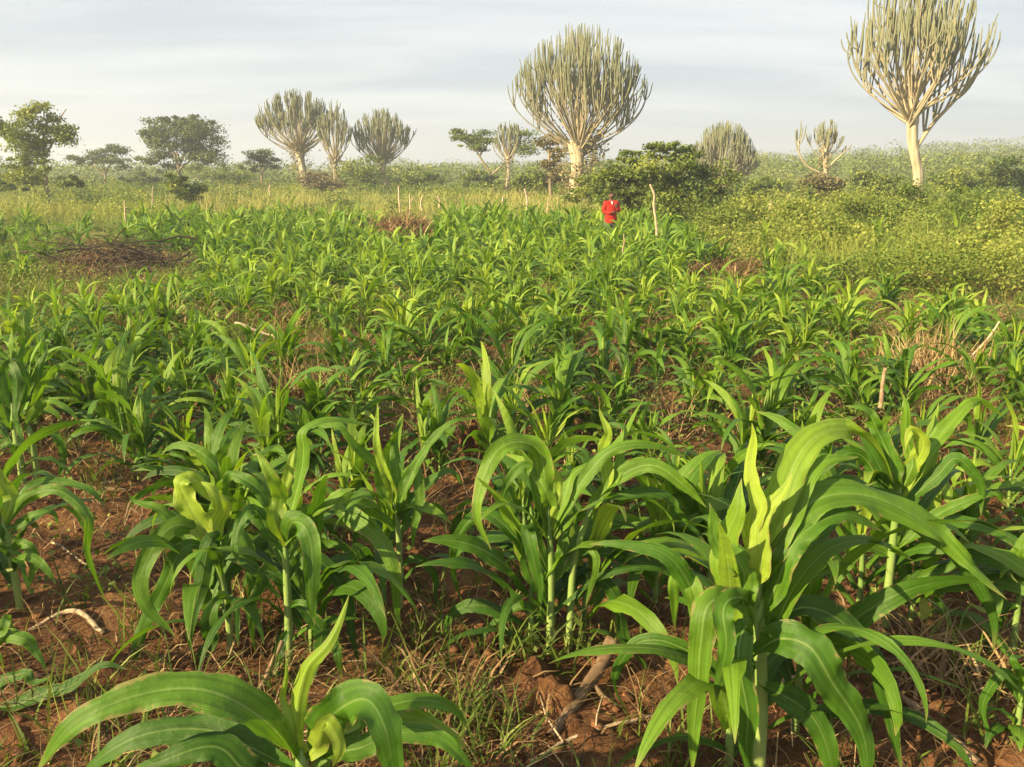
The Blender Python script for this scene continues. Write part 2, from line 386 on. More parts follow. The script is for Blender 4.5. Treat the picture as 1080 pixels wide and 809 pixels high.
# soil
def soil_mat():
    m, t = newmat("red soil")
    tcd = N(t, "ShaderNodeTexCoord"); P = tcd.outputs["Object"]
    def noise(scale, detail=6, rough=0.6):
        n = N(t, "ShaderNodeTexNoise", inp={"Scale": scale, "Detail": float(detail), "Roughness": rough}); L(t, P, n.inputs["Vector"]); return n.outputs[0]
    a = noise(2.2); b = noise(22, 6, 0.7); c = noise(0.9, 4); d = noise(70, 4, 0.7)
    f = math_(t, 'ADD', math_(t, 'MULTIPLY', a, 0.55), math_(t, 'MULTIPLY', b, 0.45))
    soil = ramp(t, f, [(0.28, (0.055, 0.025, 0.012)), (0.48, (0.125, 0.058, 0.027)), (0.60, (0.23, 0.112, 0.050)), (0.75, (0.36, 0.185, 0.088))])
    # trash: dry crumbs of straw, brown
    st = N(t, "ShaderNodeMapRange", interpolation_type='SMOOTHSTEP', inp={1: 0.52, 2: 0.66, 3: 0.0, 4: 0.55}); L(t, math_(t, 'ADD', math_(t, 'MULTIPLY', c, 0.6), math_(t, 'MULTIPLY', d, 0.4)), st.inputs[0])
    soil = mixc(t, st.outputs[0], soil, (0.26, 0.16, 0.075))
    veg = N(t, "ShaderNodeAttribute", attribute_name="tone")
    g1 = noise(0.12, 5); g2 = noise(1.6, 5)
    gcol = ramp(t, math_(t, 'ADD', math_(t, 'MULTIPLY', g1, 0.6), math_(t, 'MULTIPLY', g2, 0.4)),
                [(0.3, (0.06, 0.10, 0.022)), (0.5, (0.13, 0.17, 0.038)), (0.68, (0.24, 0.23, 0.075))])
    col = mixc(t, veg.outputs["Fac"], soil, gcol)
    p = N(t, "ShaderNodeBsdfPrincipled", inp={"Roughness": 0.95, "Specular IOR Level": 0.1}); L(t, col, p.inputs["Base Color"])
    h = math_(t, 'ADD', math_(t, 'MULTIPLY', b, 0.7), math_(t, 'MULTIPLY', d, 0.4))
    bp = N(t, "ShaderNodeBump", inp={"Strength": 1.0, "Distance": 0.045}); L(t, h, bp.inputs["Height"]); L(t, bp.outputs[0], p.inputs["Normal"])
    o = N(t, "ShaderNodeOutputMaterial"); L(t, p.outputs[0], o.inputs[0])
    return m
M["soil"] = soil_mat()

# ------------------------------------------------------------------ ground: one sheet to the horizon
def ground_sheet():
    front = np.linspace(-48, 48, 520); rest = np.linspace(48, 312, 90)[1:-1]
    th = np.radians(90 - np.concatenate([front, rest])); m = len(th)
    r = [0.02]; s = 0.6
    while s < 760:
        r.append(s); s *= 1.0125
    r = np.array(r); n = len(r)
    X = r[:, None] * np.cos(th)[None]; Y = r[:, None] * np.sin(th)[None]
    Z = gz(X, Y, True)
    D = np.hypot(X, Y)
    veg = S(24, 36, D) * 0.95
    leftweed = S(0.10, 0.45, -X / np.maximum(Y, 0.5)) * S(5, 11, D)
    rightweed = S(0.30, 0.5, X / np.maximum(Y, 0.5)) * S(9, 15, D)
    patch = fbm(X / 2.2, Y / 2.2, 3, 3)
    veg = np.clip(np.maximum(veg, np.maximum(leftweed * 0.75, rightweed * 0.9)) + (patch - 0.45) * 0.9 * S(3, 8, D), 0, 1)
    mb = MB(); mb.add(np.stack([X, Y, Z], -1).reshape(-1, 3), grid_faces(n, m, True)[:, ::-1], None, veg.ravel())
    tag(mb.build("ground", M["soil"]), None, None, None, "structure")
ground_sheet()

# ------------------------------------------------------------------ haze
def haze():
    bm = bmesh.new(); bmesh.ops.create_cube(bm, size=1.0)
    me = bpy.data.meshes.new("haze"); bm.to_mesh(me); bm.free()
    o = bpy.data.objects.new("haze", me); o.scale = (1560, 1560, 32); o.location = (0, 0, 12); COL.objects.link(o)
    m, t = newmat("haze air")
    v = N(t, "ShaderNodeVolumePrincipled", inp={"Density": HAZE, "Anisotropy": 0.2}); v.inputs["Color"].default_value = (0.86, 0.92, 1.0, 1)
    ou = N(t, "ShaderNodeOutputMaterial"); L(t, v.outputs[0], ou.inputs["Volume"])
    me.materials.append(m); tag(o, None, None, None, "stuff")
if HAZE > 0: haze()

# ------------------------------------------------------------------ candelabra trees
def euphorbia(name, label, px, Y, y_top, Rpx, seed, ntips=150, crotch=0.40, y_base=None, trunk_px=16, stem_px=3.2, lean=0.0, flat=0.55, vine=0, group=None, green=0.10, candles=5, cl=1.0, u0=0.42, cpx=None, ry=1.0, cat="tree", xoff=0, lowlimb=True):
    """many stems that leave the trunk top, sweep outward and turn upright; a dome of tips"""
    rng = np.random.default_rng(seed)
    base = onground(px, Y) if y_base is None else at(px, y_base, Y)
    base[2] = min(base[2], float(gz(base[0], base[1]))) if y_base is None else float(gz(base[0], base[1]))
    mpp = Y / FPX * 1.0
    top = at(px + xoff, y_top, Y); H = top[2] - base[2]; Rm = Rpx * mpp
    h0 = H * crotch
    root = thing(name, base, label, cat, group)
    if cpx is not None: lean = float(at(cpx, np.interp(crotch, [0, 1], [208, y_top]), Y)[0] - base[0])
    tr = MB(); tx = lean
    hh = np.linspace(-0.3, h0 * 1.12, 12)
    rt = trunk_px * mpp / 2
    P = np.stack([tx * (hh / h0).clip(0) ** 1.3 + 0.05 * np.sin(hh * 2.1 + seed), 0.04 * np.cos(hh * 1.7), hh], 1)
    rad = rt * (1.25 - 0.35 * S(0, 0.4 * h0, hh) + 0.35 * S(0.8 * h0, h0 * 1.1, hh))
    for k in range(6):                     # fluted: strands grown together
        a = k * 1.047 + np.linspace(0, rng.normal(0, 0.9), 12); off = np.stack([np.cos(a), np.sin(a), 0 * a], 1) * (rad * (0.55 + 0.25 * S(0.6 * h0, h0 * 1.1, hh)))[:, None]
        V, F, uv = tube(P + off, rad * rng.uniform(0.42, 0.62), 8); V += rng.normal(0, rt * 0.05, V.shape)
        tr.add(V, F, uv, np.clip(rng.normal(0.5, 0.12) + rng.normal(0, 0.12, len(V)), 0, 1))
    V, F, uv = tube(P, rad * 0.75, 10); tr.add(V, F, uv, 0.4); tr.build("trunk", M["palebark"], root)
    cr = MB()
    stem_r = stem_px * mpp / 2
    for i in range(ntips):
        q = math.sqrt((i + 0.5) / ntips); ang = i * 2.39996 + rng.normal(0, 0.25)
        q = min(1, max(0.05, q + rng.normal(0, 0.07)))
        d = np.array([math.cos(ang), math.sin(ang) * ry, 0])
        tipz = H * (1 - flat * q ** 2.4 * (1 - crotch)) - abs(rng.normal(0, 0.022)) * H
        if rng.random() < 0.15: tipz -= rng.uniform(0.03, 0.09) * H
        zs = h0 * (0.90 + 0.30 * (1 - q) + rng.uniform(-0.08, 0.08))
        p0 = np.array([tx, 0, zs]) + d * rt * 0.3
        rr = Rm * q * (1 + 0.14 * (fbm(np.array([ang * 1.3]), np.array([seed * 3.1]), 7, 2)[0] - 0.37) * 2); dz = tipz - zs
        p1 = np.array([tx, 0, zs + (0.24 + 0.2 * (1 - q)) * dz]) + d * rr * 0.47
        p2 = np.array([tx, 0, zs + 0.52 * dz]) + d * rr * 1.0
        p3 = np.array([tx, 0, tipz]) + d * rr * rng.uniform(0.98, 1.05)
        p1 += rng.normal(0, 0.035, 3) * Rm; p2 += rng.normal(0, 0.05, 3) * Rm; p3 += rng.normal(0, 0.04, 3) * Rm * [1, 1, 0]
        t = np.linspace(0, 1, 15)[:, None]
        C = (1 - t) ** 3 * p0 + 3 * (1 - t) ** 2 * t * p1 + 3 * (1 - t) * t ** 2 * p2 + t ** 3 * p3
        prof = np.interp(t[:, 0], [0, 0.3, 0.6, 0.95, 1], [1.9, 1.25, 1.0, 0.95, 0.6]) * (1 + 0.13 * np.sin(np.arange(15) * 2.2 + i))
        tone = np.interp(t[:, 0], [0, 0.35, 0.6, 1.0], [0.0, 0.15, 0.45, 0.9]) + green + rng.normal(0, 0.08)
        V, F, uv = tube(C, stem_r * prof, 5)
        cr.add(V, F, uv, np.repeat(tone, 5))
        # candles that leave the limb outside and rise, most of them near its end
        forks = rng.uniform(u0, 0.88, 3)
        for k in range(rng.poisson(candles)):
            u = rng.choice(forks) + rng.normal(0, 0.03); j = int(np.clip(u, 0.3, 0.92) * 14)
            s = C[j]; ln = rng.uniform(0.13, 0.30) * H * (1 - crotch) * 1.3 * cl
            az = rng.uniform(0, 6.28); sp = rng.uniform(0.05, 0.18) * ln * 1.4
            out = np.array([math.cos(az), math.sin(az), 0]) * sp + d * sp * 0.5
            e = s + out + [0, 0, ln]
            e[2] = min(e[2], H * (1 - flat * min(1, np.hypot(e[0] - tx, e[1]) / Rm) ** 2.4 * (1 - crotch)))
            if e[2] < s[2] + 0.3 * ln: continue
            c1 = s + out * 0.85 + [0, 0, 0.2 * (e[2] - s[2])]
            tt = np.linspace(0, 1, 8)[:, None]
            C2 = (1 - tt) ** 2 * s + 2 * (1 - tt) * tt * c1 + tt ** 2 * e
            V, F, uv = tube(C2, stem_r * np.interp(tt[:, 0], [0, .3, .9, 1], [.75, .9, .9, .55]) * (1 + 0.15 * np.sin(np.arange(8) * 2.2 + k)), 5)
            cr.add(V, F, uv, np.repeat(np.interp(tt[:, 0], [0, 1], [max(0.2, tone[j] - 0.1), 0.85 + green + rng.normal(0, 0.1)]), 5))
    cr.build("crown", M["stem"], root)
    if vine:
        # dry creepers hanging round the trunk and in the crown
        c = []
        for k in range(vine):
            h = rng.uniform(0.02, 0.9) * h0 * 1.5; a = rng.uniform(0, 6.28)
            w = rt * (1.6 + 2.2 * (h / (h0 * 1.5)) ** 2)
            cc = np.array([tx * min(1, h / h0) ** 2 + math.cos(a) * w, math.sin(a) * w, h])
            c.append(cc + rng.normal(0, 1, (26, 3)) * [w * 0.28, w * 0.28, 0.05 * H])
        c = np.concatenate(c)
        vb = MB(); vb.add(*cards(c, rng.uniform(0.10, 0.24, len(c)), rng, tone=np.clip(rng.normal(0.55, 0.2, len(c)), 0, 1)))
        vb.build("creeper", M["vine"], root)
    return root, base, H, Rm, mpp

euphorbia("candelabra_tree", "broad candelabra euphorbia behind the red-jacketed person, its trunk wrapped in dry creepers", 608, 50, 24, 67, 3, ntips=88, crotch=0.32, y_base=196, trunk_px=15, stem_px=1.15, lean=0.1, flat=0.46, vine=80, candles=7.5)
rt_, b_, H_, Rm_, mpp_ = euphorbia("candelabra_tree", "tallest candelabra euphorbia with bare pale trunk, its top cut by the photo's upper edge", 970, 42, -42, 71, 4, ntips=60, crotch=0.42, y_base=208, trunk_px=10, stem_px=1.6, cpx=962, flat=0.5, candles=6, xoff=-14)
# low side limb of the tall one, out to the right, with candle stems of its own
def side_limb(root, Y, mpp, w, pts, tips, seed):
    rng = np.random.default_rng(seed)
    mb = MB()
    C = catmull(np.array(pts), 14); V, F, uv = tube(C, np.linspace(3.6, 2.2, 14) * mpp / 2 * 1.2 * w, 6); mb.add(V, F, uv, np.repeat(np.linspace(0.0, 0.35, 14), 6))
    for u, dx, dz, dy in tips:
        s = C[int(u * 13)]; e = s + np.array([dx, dy, dz]); c1 = s + np.array([dx * 0.9, dy * 0.9, dz * 0.25])
        tt = np.linspace(0, 1, 9)[:, None]; C2 = (1 - tt) ** 2 * s + 2 * (1 - tt) * tt * c1 + tt ** 2 * e
        V, F, uv = tube(C2, 2.4 * w * mpp / 2 * np.interp(tt[:, 0], [0, .3, .9, 1], [.8, 1, .9, .3]), 5); mb.add(V, F, uv, np.repeat(np.linspace(0.4, 0.95, 9), 5))
    mb.build("side_limb", M["stem"], root)
def loc(px, py, Y, b): return at(px, py, Y) - b
rs = np.random.default_rng(8)
side_limb(rt_, 42, mpp_, 1.0, [loc(962, 164, 42, b_), loc(973, 146, 42, b_), loc(986, 128, 42, b_), loc(1005, 108, 41.8, b_), loc(1025, 84, 41.6, b_), loc(1042, 50, 41.5, b_)],
          [(0.3, 0.3, 4.2, 0.5), (0.35, 0.55, 3.6, -0.5), (0.45, 0.2, 3.9, 0.8), (0.5, 0.75, 2.4, 0.2), (0.55, 0.5, 3.3, -0.8), (0.62, 0.2, 3.4, 0.3), (0.66, 1.0, 2.2, -0.2), (0.72, 0.25, 2.6, -0.4), (0.8, 0.6, 1.6, 0.4), (0.88, 0.25, 1.6, -0.3), (0.95, 0.4, 0.9, 0), (0.25, -0.2, 4.0, 0.2), (0.42, 0.0, 4.6, -0.3)], 5)
euphorbia("candelabra_tree", "candelabra euphorbia with thick leaning vine-clad trunk, left of a matching pair", 322, 75, 93, 43, 6, ntips=75, crotch=0.40, y_base=198, trunk_px=8, stem_px=0.8, candles=16, cl=0.62, u0=0.6, lean=-0.3, flat=0.5, vine=26, xoff=-4)
euphorbia("candelabra_tree", "narrow candelabra euphorbia touching the thicker leaning one on its left", 354, 72, 104, 19, 7, ntips=30, crotch=0.34, y_base=203, trunk_px=4, stem_px=0.8, candles=10, cl=0.6, u0=0.55, lean=0.1, flat=0.5, vine=10)
euphorbia("candelabra_tree", "fan-shaped candelabra euphorbia standing alone right of the touching pair", 407, 78, 113, 31, 9, ntips=80, crotch=0.34, y_base=200, trunk_px=6, stem_px=0.8, candles=8, cl=0.6, u0=0.55, lean=-0.25, flat=0.42, vine=12)
euphorbia("candelabra_tree", "small slim candelabra euphorbia beside the flat-topped leaning acacia", 536, 70, 125, 17, 10, ntips=30, crotch=0.45, y_base=200, trunk_px=4, stem_px=0.8, candles=9, cl=0.6, u0=0.55, flat=0.5, vine=8)
euphorbia("candelabra_tree", "round bush-like candelabra euphorbia rising behind the big dark green bush", 760, 66, 126, 37, 12, ntips=90, crotch=0.25, y_base=205, trunk_px=11, stem_px=0.9, candles=8, flat=0.75, vine=60)
r5, b5, H5, Rm5, mp5 = euphorbia("candelabra_tree", "half-dead candelabra euphorbia with crooked bare limbs near the tallest euphorbia", 872, 52, 125, 17, 13, ntips=20, crotch=0.58, y_base=212, trunk_px=4, stem_px=0.8, candles=6, lean=-0.35, flat=0.4, xoff=-8, vine=6)
side_limb(r5, 52, mp5, 0.6, [loc(874, 185, 52, b5), loc(862, 181, 52, b5), loc(850, 174, 52, b5), loc(843, 162, 52, b5), loc(842, 150, 52, b5)],
          [(0.8, -0.3, 1.4, 0), (0.85, 0.1, 1.7, 0.2), (0.95, 0.3, 1.2, -0.2), (1.0, -0.1, 0.8, 0.1), (1.0, 0.2, 0.9, 0.0)], 6)
side_limb(r5, 52, mp5, 0.6, [loc(873, 178, 52, b5), loc(880, 170, 51.8, b5), loc(888, 163, 51.7, b5), loc(892, 158, 51.6, b5)],
          [(0.6, 0.2, 0.5, 0), (0.9, 0.1, 0.4, 0.1), (1.0, 0.3, 0.3, 0)], 7)

# ------------------------------------------------------------------ leafy trees and shrubs
def leafy(name, label, px, Y, blobs, trunk=None, mat="tree", leaf=0.2, seed=1, trunk_r=0.12, dens=1.0, group=None, tone=0.5, flatten=1.0, cat="tree", clump=0.32, barkm="bark", trunkname="trunk", extra=None):
    """blobs: (px, py, rx px, ry px, clumps); trunk: polylines in photo pixels that grow the limbs"""
    rng = np.random.default_rng(seed)
    base = onground(px, Y); mpp = Y / FPX
    root = thing(name, base, label, cat, group)
    if trunk:
        mb = MB()
        for k, path in enumerate(trunk):
            P = np.array([at(a, b, Y + (c if len(q) > 2 else 0)) if True else 0 for q in path for a, b, c in [(q[0], q[1], q[2] if len(q) > 2 else 0)]]) - base
            if k == 0: P[0] = [P[0][0], P[0][1], -0.2]
            C = catmull(P, 14); C += rng.normal(0, 0.25, C.shape) * mpp
            r0 = trunk_r if k == 0 else trunk_r * 0.6
            V, F, uv = tube(C, np.linspace(r0, r0 * 0.35, 14), 7); mb.add(V, F, uv, np.clip(rng.normal(0.5, 0.15, len(V)), 0, 1))
        mb.build(trunkname, M[barkm], root)
    Cs, Ts, Sz = [], [], []
    for bx, by, rx, ry, k in blobs:
        c = at(bx, by, Y) - base; ex = np.array([rx * mpp, rx * mpp * 0.9, ry * mpp])
        for j in range(k):
            u = norm(rng.normal(size=3)); c2 = c + u * ex * rng.uniform(0.45, 1.12)
            nleaf = int(rng.uniform(70, 150) * dens)
            sd = clump * min(ex[0], ex[2]) * rng.uniform(0.45, 1.5)
            nleaf = int(nleaf * min(1.6, max(0.3, (sd / (clump * min(ex[0], ex[2]))) ** 1.5)))
            pts = c2 + np.clip(rng.normal(0, 1, (nleaf, 3)), -2, 2) * [sd * 1.15, sd * 1.15, sd * 0.5 * flatten]
            Cs.append(pts); Ts.append(np.clip(tone + rng.normal(0, 0.18) + rng.normal(0, 0.1, nleaf), 0, 1)); Sz.append(rng.uniform(0.55, 1.25, nleaf) * leaf * 0.82)
    C = np.concatenate(Cs); T = np.concatenate(Ts); Z = np.concatenate(Sz)
    ok = C[:, 2] > 0.02
    mb = MB(); mb.add(*cards(C[ok], Z[ok], rng, up=0.25, tone=T[ok], aspect=0.62)); mb.build("crown" if cat == "tree" else "foliage", M[mat], root)
    return root

leafy("savanna_tree", "ragged half-bare tree with creepers and broken top at the left edge", 47, 45,
      [(44, 126, 18, 12, 12), (20, 142, 20, 14, 12), (6, 130, 12, 10, 6), (26, 158, 20, 14, 12), (56, 140, 14, 14, 9), (18, 175, 12, 14, 9), (38, 182, 22, 14, 12), (66, 142, 8, 4, 4), (50, 165, 10, 20, 8)],
      trunk=[[(50, 216), (48, 185), (44, 160), (48, 135), (54, 118)], [(46, 165), (56, 150), (62, 128), (70, 115)], [(45, 160), (30, 150), (16, 140)], [(48, 150), (60, 146), (72, 138)], [(46, 172), (34, 172), (22, 168)]],
      leaf=0.19, seed=21, trunk_r=0.11, tone=0.72, dens=1.3, clump=0.3)
leafy("acacia_tree", "broad dark acacia with dense rounded crown above the lone shrub", 192, 78,
      [(190, 140, 38, 14, 26), (175, 152, 24, 12, 14), (214, 150, 22, 16, 16), (192, 130, 26, 8, 12), (165, 142, 16, 8, 8), (222, 166, 14, 12, 8), (172, 170, 20, 10, 10), (200, 168, 20, 9, 8)],
      trunk=[[(192, 206), (190, 185), (186, 168), (176, 150)], [(189, 175), (196, 160), (204, 145)], [(190, 178), (206, 165), (218, 155)], [(188, 170), (186, 150), (190, 132)]], mat="acacia", leaf=0.27, seed=22, trunk_r=0.2, tone=0.5, dens=1.5)
leafy("savanna_tree", "small hazy tree with forked trunk between the ragged tree and broad acacia", 112, 85,
      [(114, 160, 15, 8, 11), (104, 168, 12, 7, 7), (128, 170, 9, 7, 6), (82, 170, 12, 6, 6)], trunk=[[(112, 205), (111, 185), (108, 168)], [(111, 182), (118, 170), (122, 160)], [(110, 185), (98, 175), (86, 171)]], mat="acacia", leaf=0.26, dens=1.4, seed=23, trunk_r=0.16)
leafy("savanna_tree", "small rounded tree just left of the vine-clad euphorbia pair", 275, 84,
      [(272, 162, 14, 8, 10), (280, 172, 12, 7, 7), (262, 178, 10, 7, 6)], trunk=[[(277, 205), (276, 185), (273, 165)], [(276, 182), (284, 172), (288, 168)]], mat="acacia", leaf=0.26, dens=1.4, seed=24, trunk_r=0.16)
leafy("acacia_tree", "flat-topped acacia leaning left beside the small slim euphorbia", 512, 74,
      [(498, 144, 17, 5, 9), (486, 141, 10, 4, 5), (512, 150, 12, 5, 6), (500, 155, 16, 4, 6), (548, 145, 12, 8, 6), (556, 158, 10, 8, 6)],
      trunk=[[(522, 205), (518, 185), (508, 168), (496, 150)], [(506, 165), (512, 155), (518, 148)], [(500, 158), (490, 150), (482, 144)], [(518, 185), (536, 168), (548, 150)]], mat="tree", leaf=0.24, dens=1.4, tone=0.5, clump=0.75, seed=25, trunk_r=0.16, flatten=0.6)
leafy("vine_clad_snag", "dead snag smothered by brown creepers left of the broad euphorbia's trunk", 580, 55,
      [(580, 150, 10, 8, 8), (578, 166, 9, 12, 9), (583, 182, 10, 12, 9), (590, 158, 6, 8, 4)], trunk=[[(581, 205), (580, 180), (579, 160), (582, 146)], [(580, 165), (588, 155), (590, 148)]], mat="vine", leaf=0.24, seed=26, trunk_r=0.14, tone=0.35)
leafy("bush", "large dark green rounded bush right behind the red-jacketed person", 692, 30,
      [(690, 178, 40, 18, 40), (652, 190, 26, 16, 22), (735, 190, 34, 20, 30), (700, 160, 26, 9, 14), (668, 165, 18, 9, 10), (690, 212, 44, 18, 34), (742, 212, 30, 14, 18), (648, 212, 24, 14, 14), (720, 165, 18, 9, 10)],
      trunk=[[(694, 252), (692, 220), (684, 185)], [(693, 235), (712, 205), (730, 185)], [(693, 235), (672, 210), (655, 190)]], leaf=0.16, seed=27, trunk_r=0.09, cat="bush", tone=0.5, trunkname="stem", clump=0.26, dens=0.9)
leafy("bush", "low dark shrub on a short stem under the broad acacia", 193, 42,
      [(195, 197, 16, 10, 14), (184, 190, 12, 8, 8), (205, 203, 12, 8, 8)], trunk=[[(192, 224), (190, 210), (186, 195)], [(191, 214), (198, 205), (204, 198)]], leaf=0.18, seed=28, trunk_r=0.06, cat="bush", tone=0.35, trunkname="stem")
leafy("bush", "yellow-green leafy shrub at the foot of the broad euphorbia", 622, 38, [(622, 196, 16, 10, 12), (606, 205, 14, 9, 8), (634, 205, 14, 10, 8)], leaf=0.18, seed=29, cat="bush", tone=0.75)
leafy("bush", "dark shrub at the foot of the ragged half-bare tree", 70, 48, [(72, 190, 12, 6, 7), (84, 193, 8, 4, 4)], leaf=0.2, seed=30, cat="bush", tone=0.25)
leafy("bush", "low dark shrub at the far left edge of the field", 14, 46, [(14, 200, 10, 6, 6), (4, 190, 8, 8, 5)], leaf=0.2, seed=31, cat="bush", tone=0.3)
for k, (a, b, rx, ry, Yb, tn, mt, lb) in enumerate([
        (380, 180, 22, 14, 70, 0.5, "tree", "rounded grey-green bush between the narrow and fan-shaped euphorbias"),
        (440, 186, 22, 9, 70, 0.55, "tree", "low green bush right of the fan-shaped euphorbia"),
        (338, 188, 20, 10, 66, 0.4, "vine", "brown creeper mound under the touching euphorbia pair"),
        (560, 190, 20, 12, 56, 0.6, "tree", "green bush between the slim euphorbia and creeper snag"),
        (505, 186, 18, 8, 68, 0.6, "tree", "low bush under the flat-topped leaning acacia"),
        (145, 188, 22, 8, 75, 0.5, "acacia", "grey-green bush left of the broad acacia"),
        (245, 184, 22, 10, 75, 0.5, "tree", "hazy bush right of the broad acacia"),
        (806, 196, 18, 12, 45, 0.6, "tree", "green bush right of the big dark bush"),
        (866, 196, 22, 12, 47, 0.35, "vine", "brownish shrub around the half-dead euphorbia's foot"),
        (1018, 190, 30, 14, 50, 0.6, "tree", "green bush right of the tallest euphorbia's trunk"),
        (925, 192, 22, 12, 50, 0.55, "tree", "green bush left of the tallest euphorbia's trunk"),
        (1062, 182, 24, 14, 52, 0.5, "tree", "green bush at the right edge under the hill")]):
    leafy("bush", lb, a, Yb, [(a, b, rx, ry, 14), (a - rx * 0.5, b + 5, rx * 0.6, ry * 0.7, 6), (a + rx * 0.55, b + 4, rx * 0.6, ry * 0.8, 6), (a + rx * 0.1, b + ry, rx, ry * 0.6, 7)], leaf=0.24, seed=50 + k, cat="bush", tone=tn, mat=mt)

for k, (a, b, rx, ry, Yb, tn, lb) in enumerate([
        (790, 226, 26, 16, 27, 0.75, "yellow-green weedy shrub just right of the big dark bush"), (842, 228, 30, 15, 25, 0.85, "bright yellow-green shrub in front of the half-dead euphorbia"),
        (905, 222, 26, 14, 28, 0.65, "feathery pale shrub between the two right-hand euphorbias"), (957, 216, 22, 18, 30, 0.6, "leafy green shrub at the tallest euphorbia's foot"),
        (1012, 222, 34, 18, 27, 0.5, "darker spreading shrub right of the tallest euphorbia"), (1066, 236, 26, 18, 22, 0.8, "yellow-green shrub at the right edge of the weed bank"),
        (1040, 262, 34, 13, 17, 0.7, "low leafy shrub nearest the right-hand maize"), (880, 252, 30, 12, 20, 0.75, "low pale shrub in the middle of the weed bank"), (765, 238, 22, 12, 26, 0.6, "small green shrub between the crooked pole and weed bank")]):
    leafy("bush", lb, a, Yb, [(a, b - 3, rx, ry * 1.25, 18), (a - rx * 0.6, b + 5, rx * 0.5, ry * 0.9, 7), (a + rx * 0.6, b + 3, rx * 0.5, ry * 0.7, 7), (a + rx * 0.15, b - ry * 0.7, rx * 0.4, ry * 0.5, 5)], leaf=0.12, seed=80 + k, cat="bush", tone=(tn - 0.62) * 1.9 + 0.6, mat="bankweed", dens=0.9, clump=0.4)

# far woodland on the rising ground: one mass
def woodland():
    rng = np.random.default_rng(40); mb = MB(); Cs, Ts, Zs = [], [], []
    for k in range(1500):
        d = math.exp(rng.uniform(math.log(95), math.log(420))); th = R(rng.uniform(-42, 42))
        x, y = d * math.sin(th), d * math.cos(th)
        if vnoise(x / 18, y / 18, 9) < 0.32 and d < 250: continue
        z = float(gz(x, y)); h = rng.uniform(1.6, 3.2) * (1 + 0.25 * (d > 200)); r = h * rng.uniform(0.6, 1.1)
        if rng.random() < 0.05: h *= 1.4
        n = int(np.interp(d, [80, 200, 420], [170, 120, 70])); leaf = np.interp(d, [60, 420], [0.28, 0.62])
        u = norm(rng.normal(size=(n, 3))) * rng.uniform(0.55, 1.0, (n, 1)) ** 0.6
        P = np.array([x, y, z + h * 0.5]) + u * [r, r, h * 0.55]
        P[:, 2] = np.maximum(P[:, 2], z + 0.05)
        Cs.append(P); Ts.append(np.clip(rng.normal(0.5, 0.22) + rng.normal(0, 0.06, n), 0, 1)); Zs.append(leaf * rng.uniform(0.6, 1.3, n))
    mb.add(*cards(np.concatenate(Cs), np.concatenate(Zs), rng, up=0.5, tone=np.concatenate(Ts), aspect=0.75))
    tag(mb.build("far_woodland", M["scrub"]), None, None, None, "stuff")
woodland()

# ------------------------------------------------------------------ grass, weeds, litter: stuff nobody could count
def fan(rng, n, y0, y1, half=0.75, power=1.0):
    u = rng.random(n) ** power
    Y = y0 + (y1 - y0) * u
    X = rng.uniform(-half, half, n) * (Y + 0.8)
    return X, Y
def pts(X, Y, fine=False): return np.stack([X, Y, gz(X, Y, fine)], 1)
def off_pile(X, Y):
    px, py, _ = proj(np.stack([X, Y, gz(X, Y)], 1)); return ((px - 130) / 85) ** 2 + ((py - 280) / 26) ** 2 > 0.15 + 1.2 * vnoise(X * 1.3, Y * 1.3, 5)
def tall_grass():
    rng = np.random.default_rng(41)
    X, Y = fan(rng, 70000, 30, 95, 0.8, 1.3)
    n = fbm(X / 6, Y / 6, 21, 3)
    strip = (X / Y > -0.45) & (X / Y < 0.13) & (Y < 62)
    keep = rng.random(len(X)) < np.clip((n - 0.36) * 4 + 0.5 * strip, 0.04, 1) * np.where(X / Y > 0.14, 0.35, 1)
    X, Y, n, strip = X[keep], Y[keep], n[keep], strip[keep]
    tone = np.clip(0.3 + (n - 0.45) * 1.4 + 0.25 * strip + rng.normal(0, 0.12, len(X)), 0, 1)
    mb = MB(); mb.add(*blades(pts(X, Y), (0.35 + 1.1 * np.clip(n - 0.3, 0, 0.4)) * rng.uniform(0.6, 1.3, len(X)), rng.uniform(0.015, 0.04, len(X)) * Y / 45, rng, 0.45, tone))
    tag(mb.build("tall_grass", M["grass"]), None, None, None, "stuff")
tall_grass()
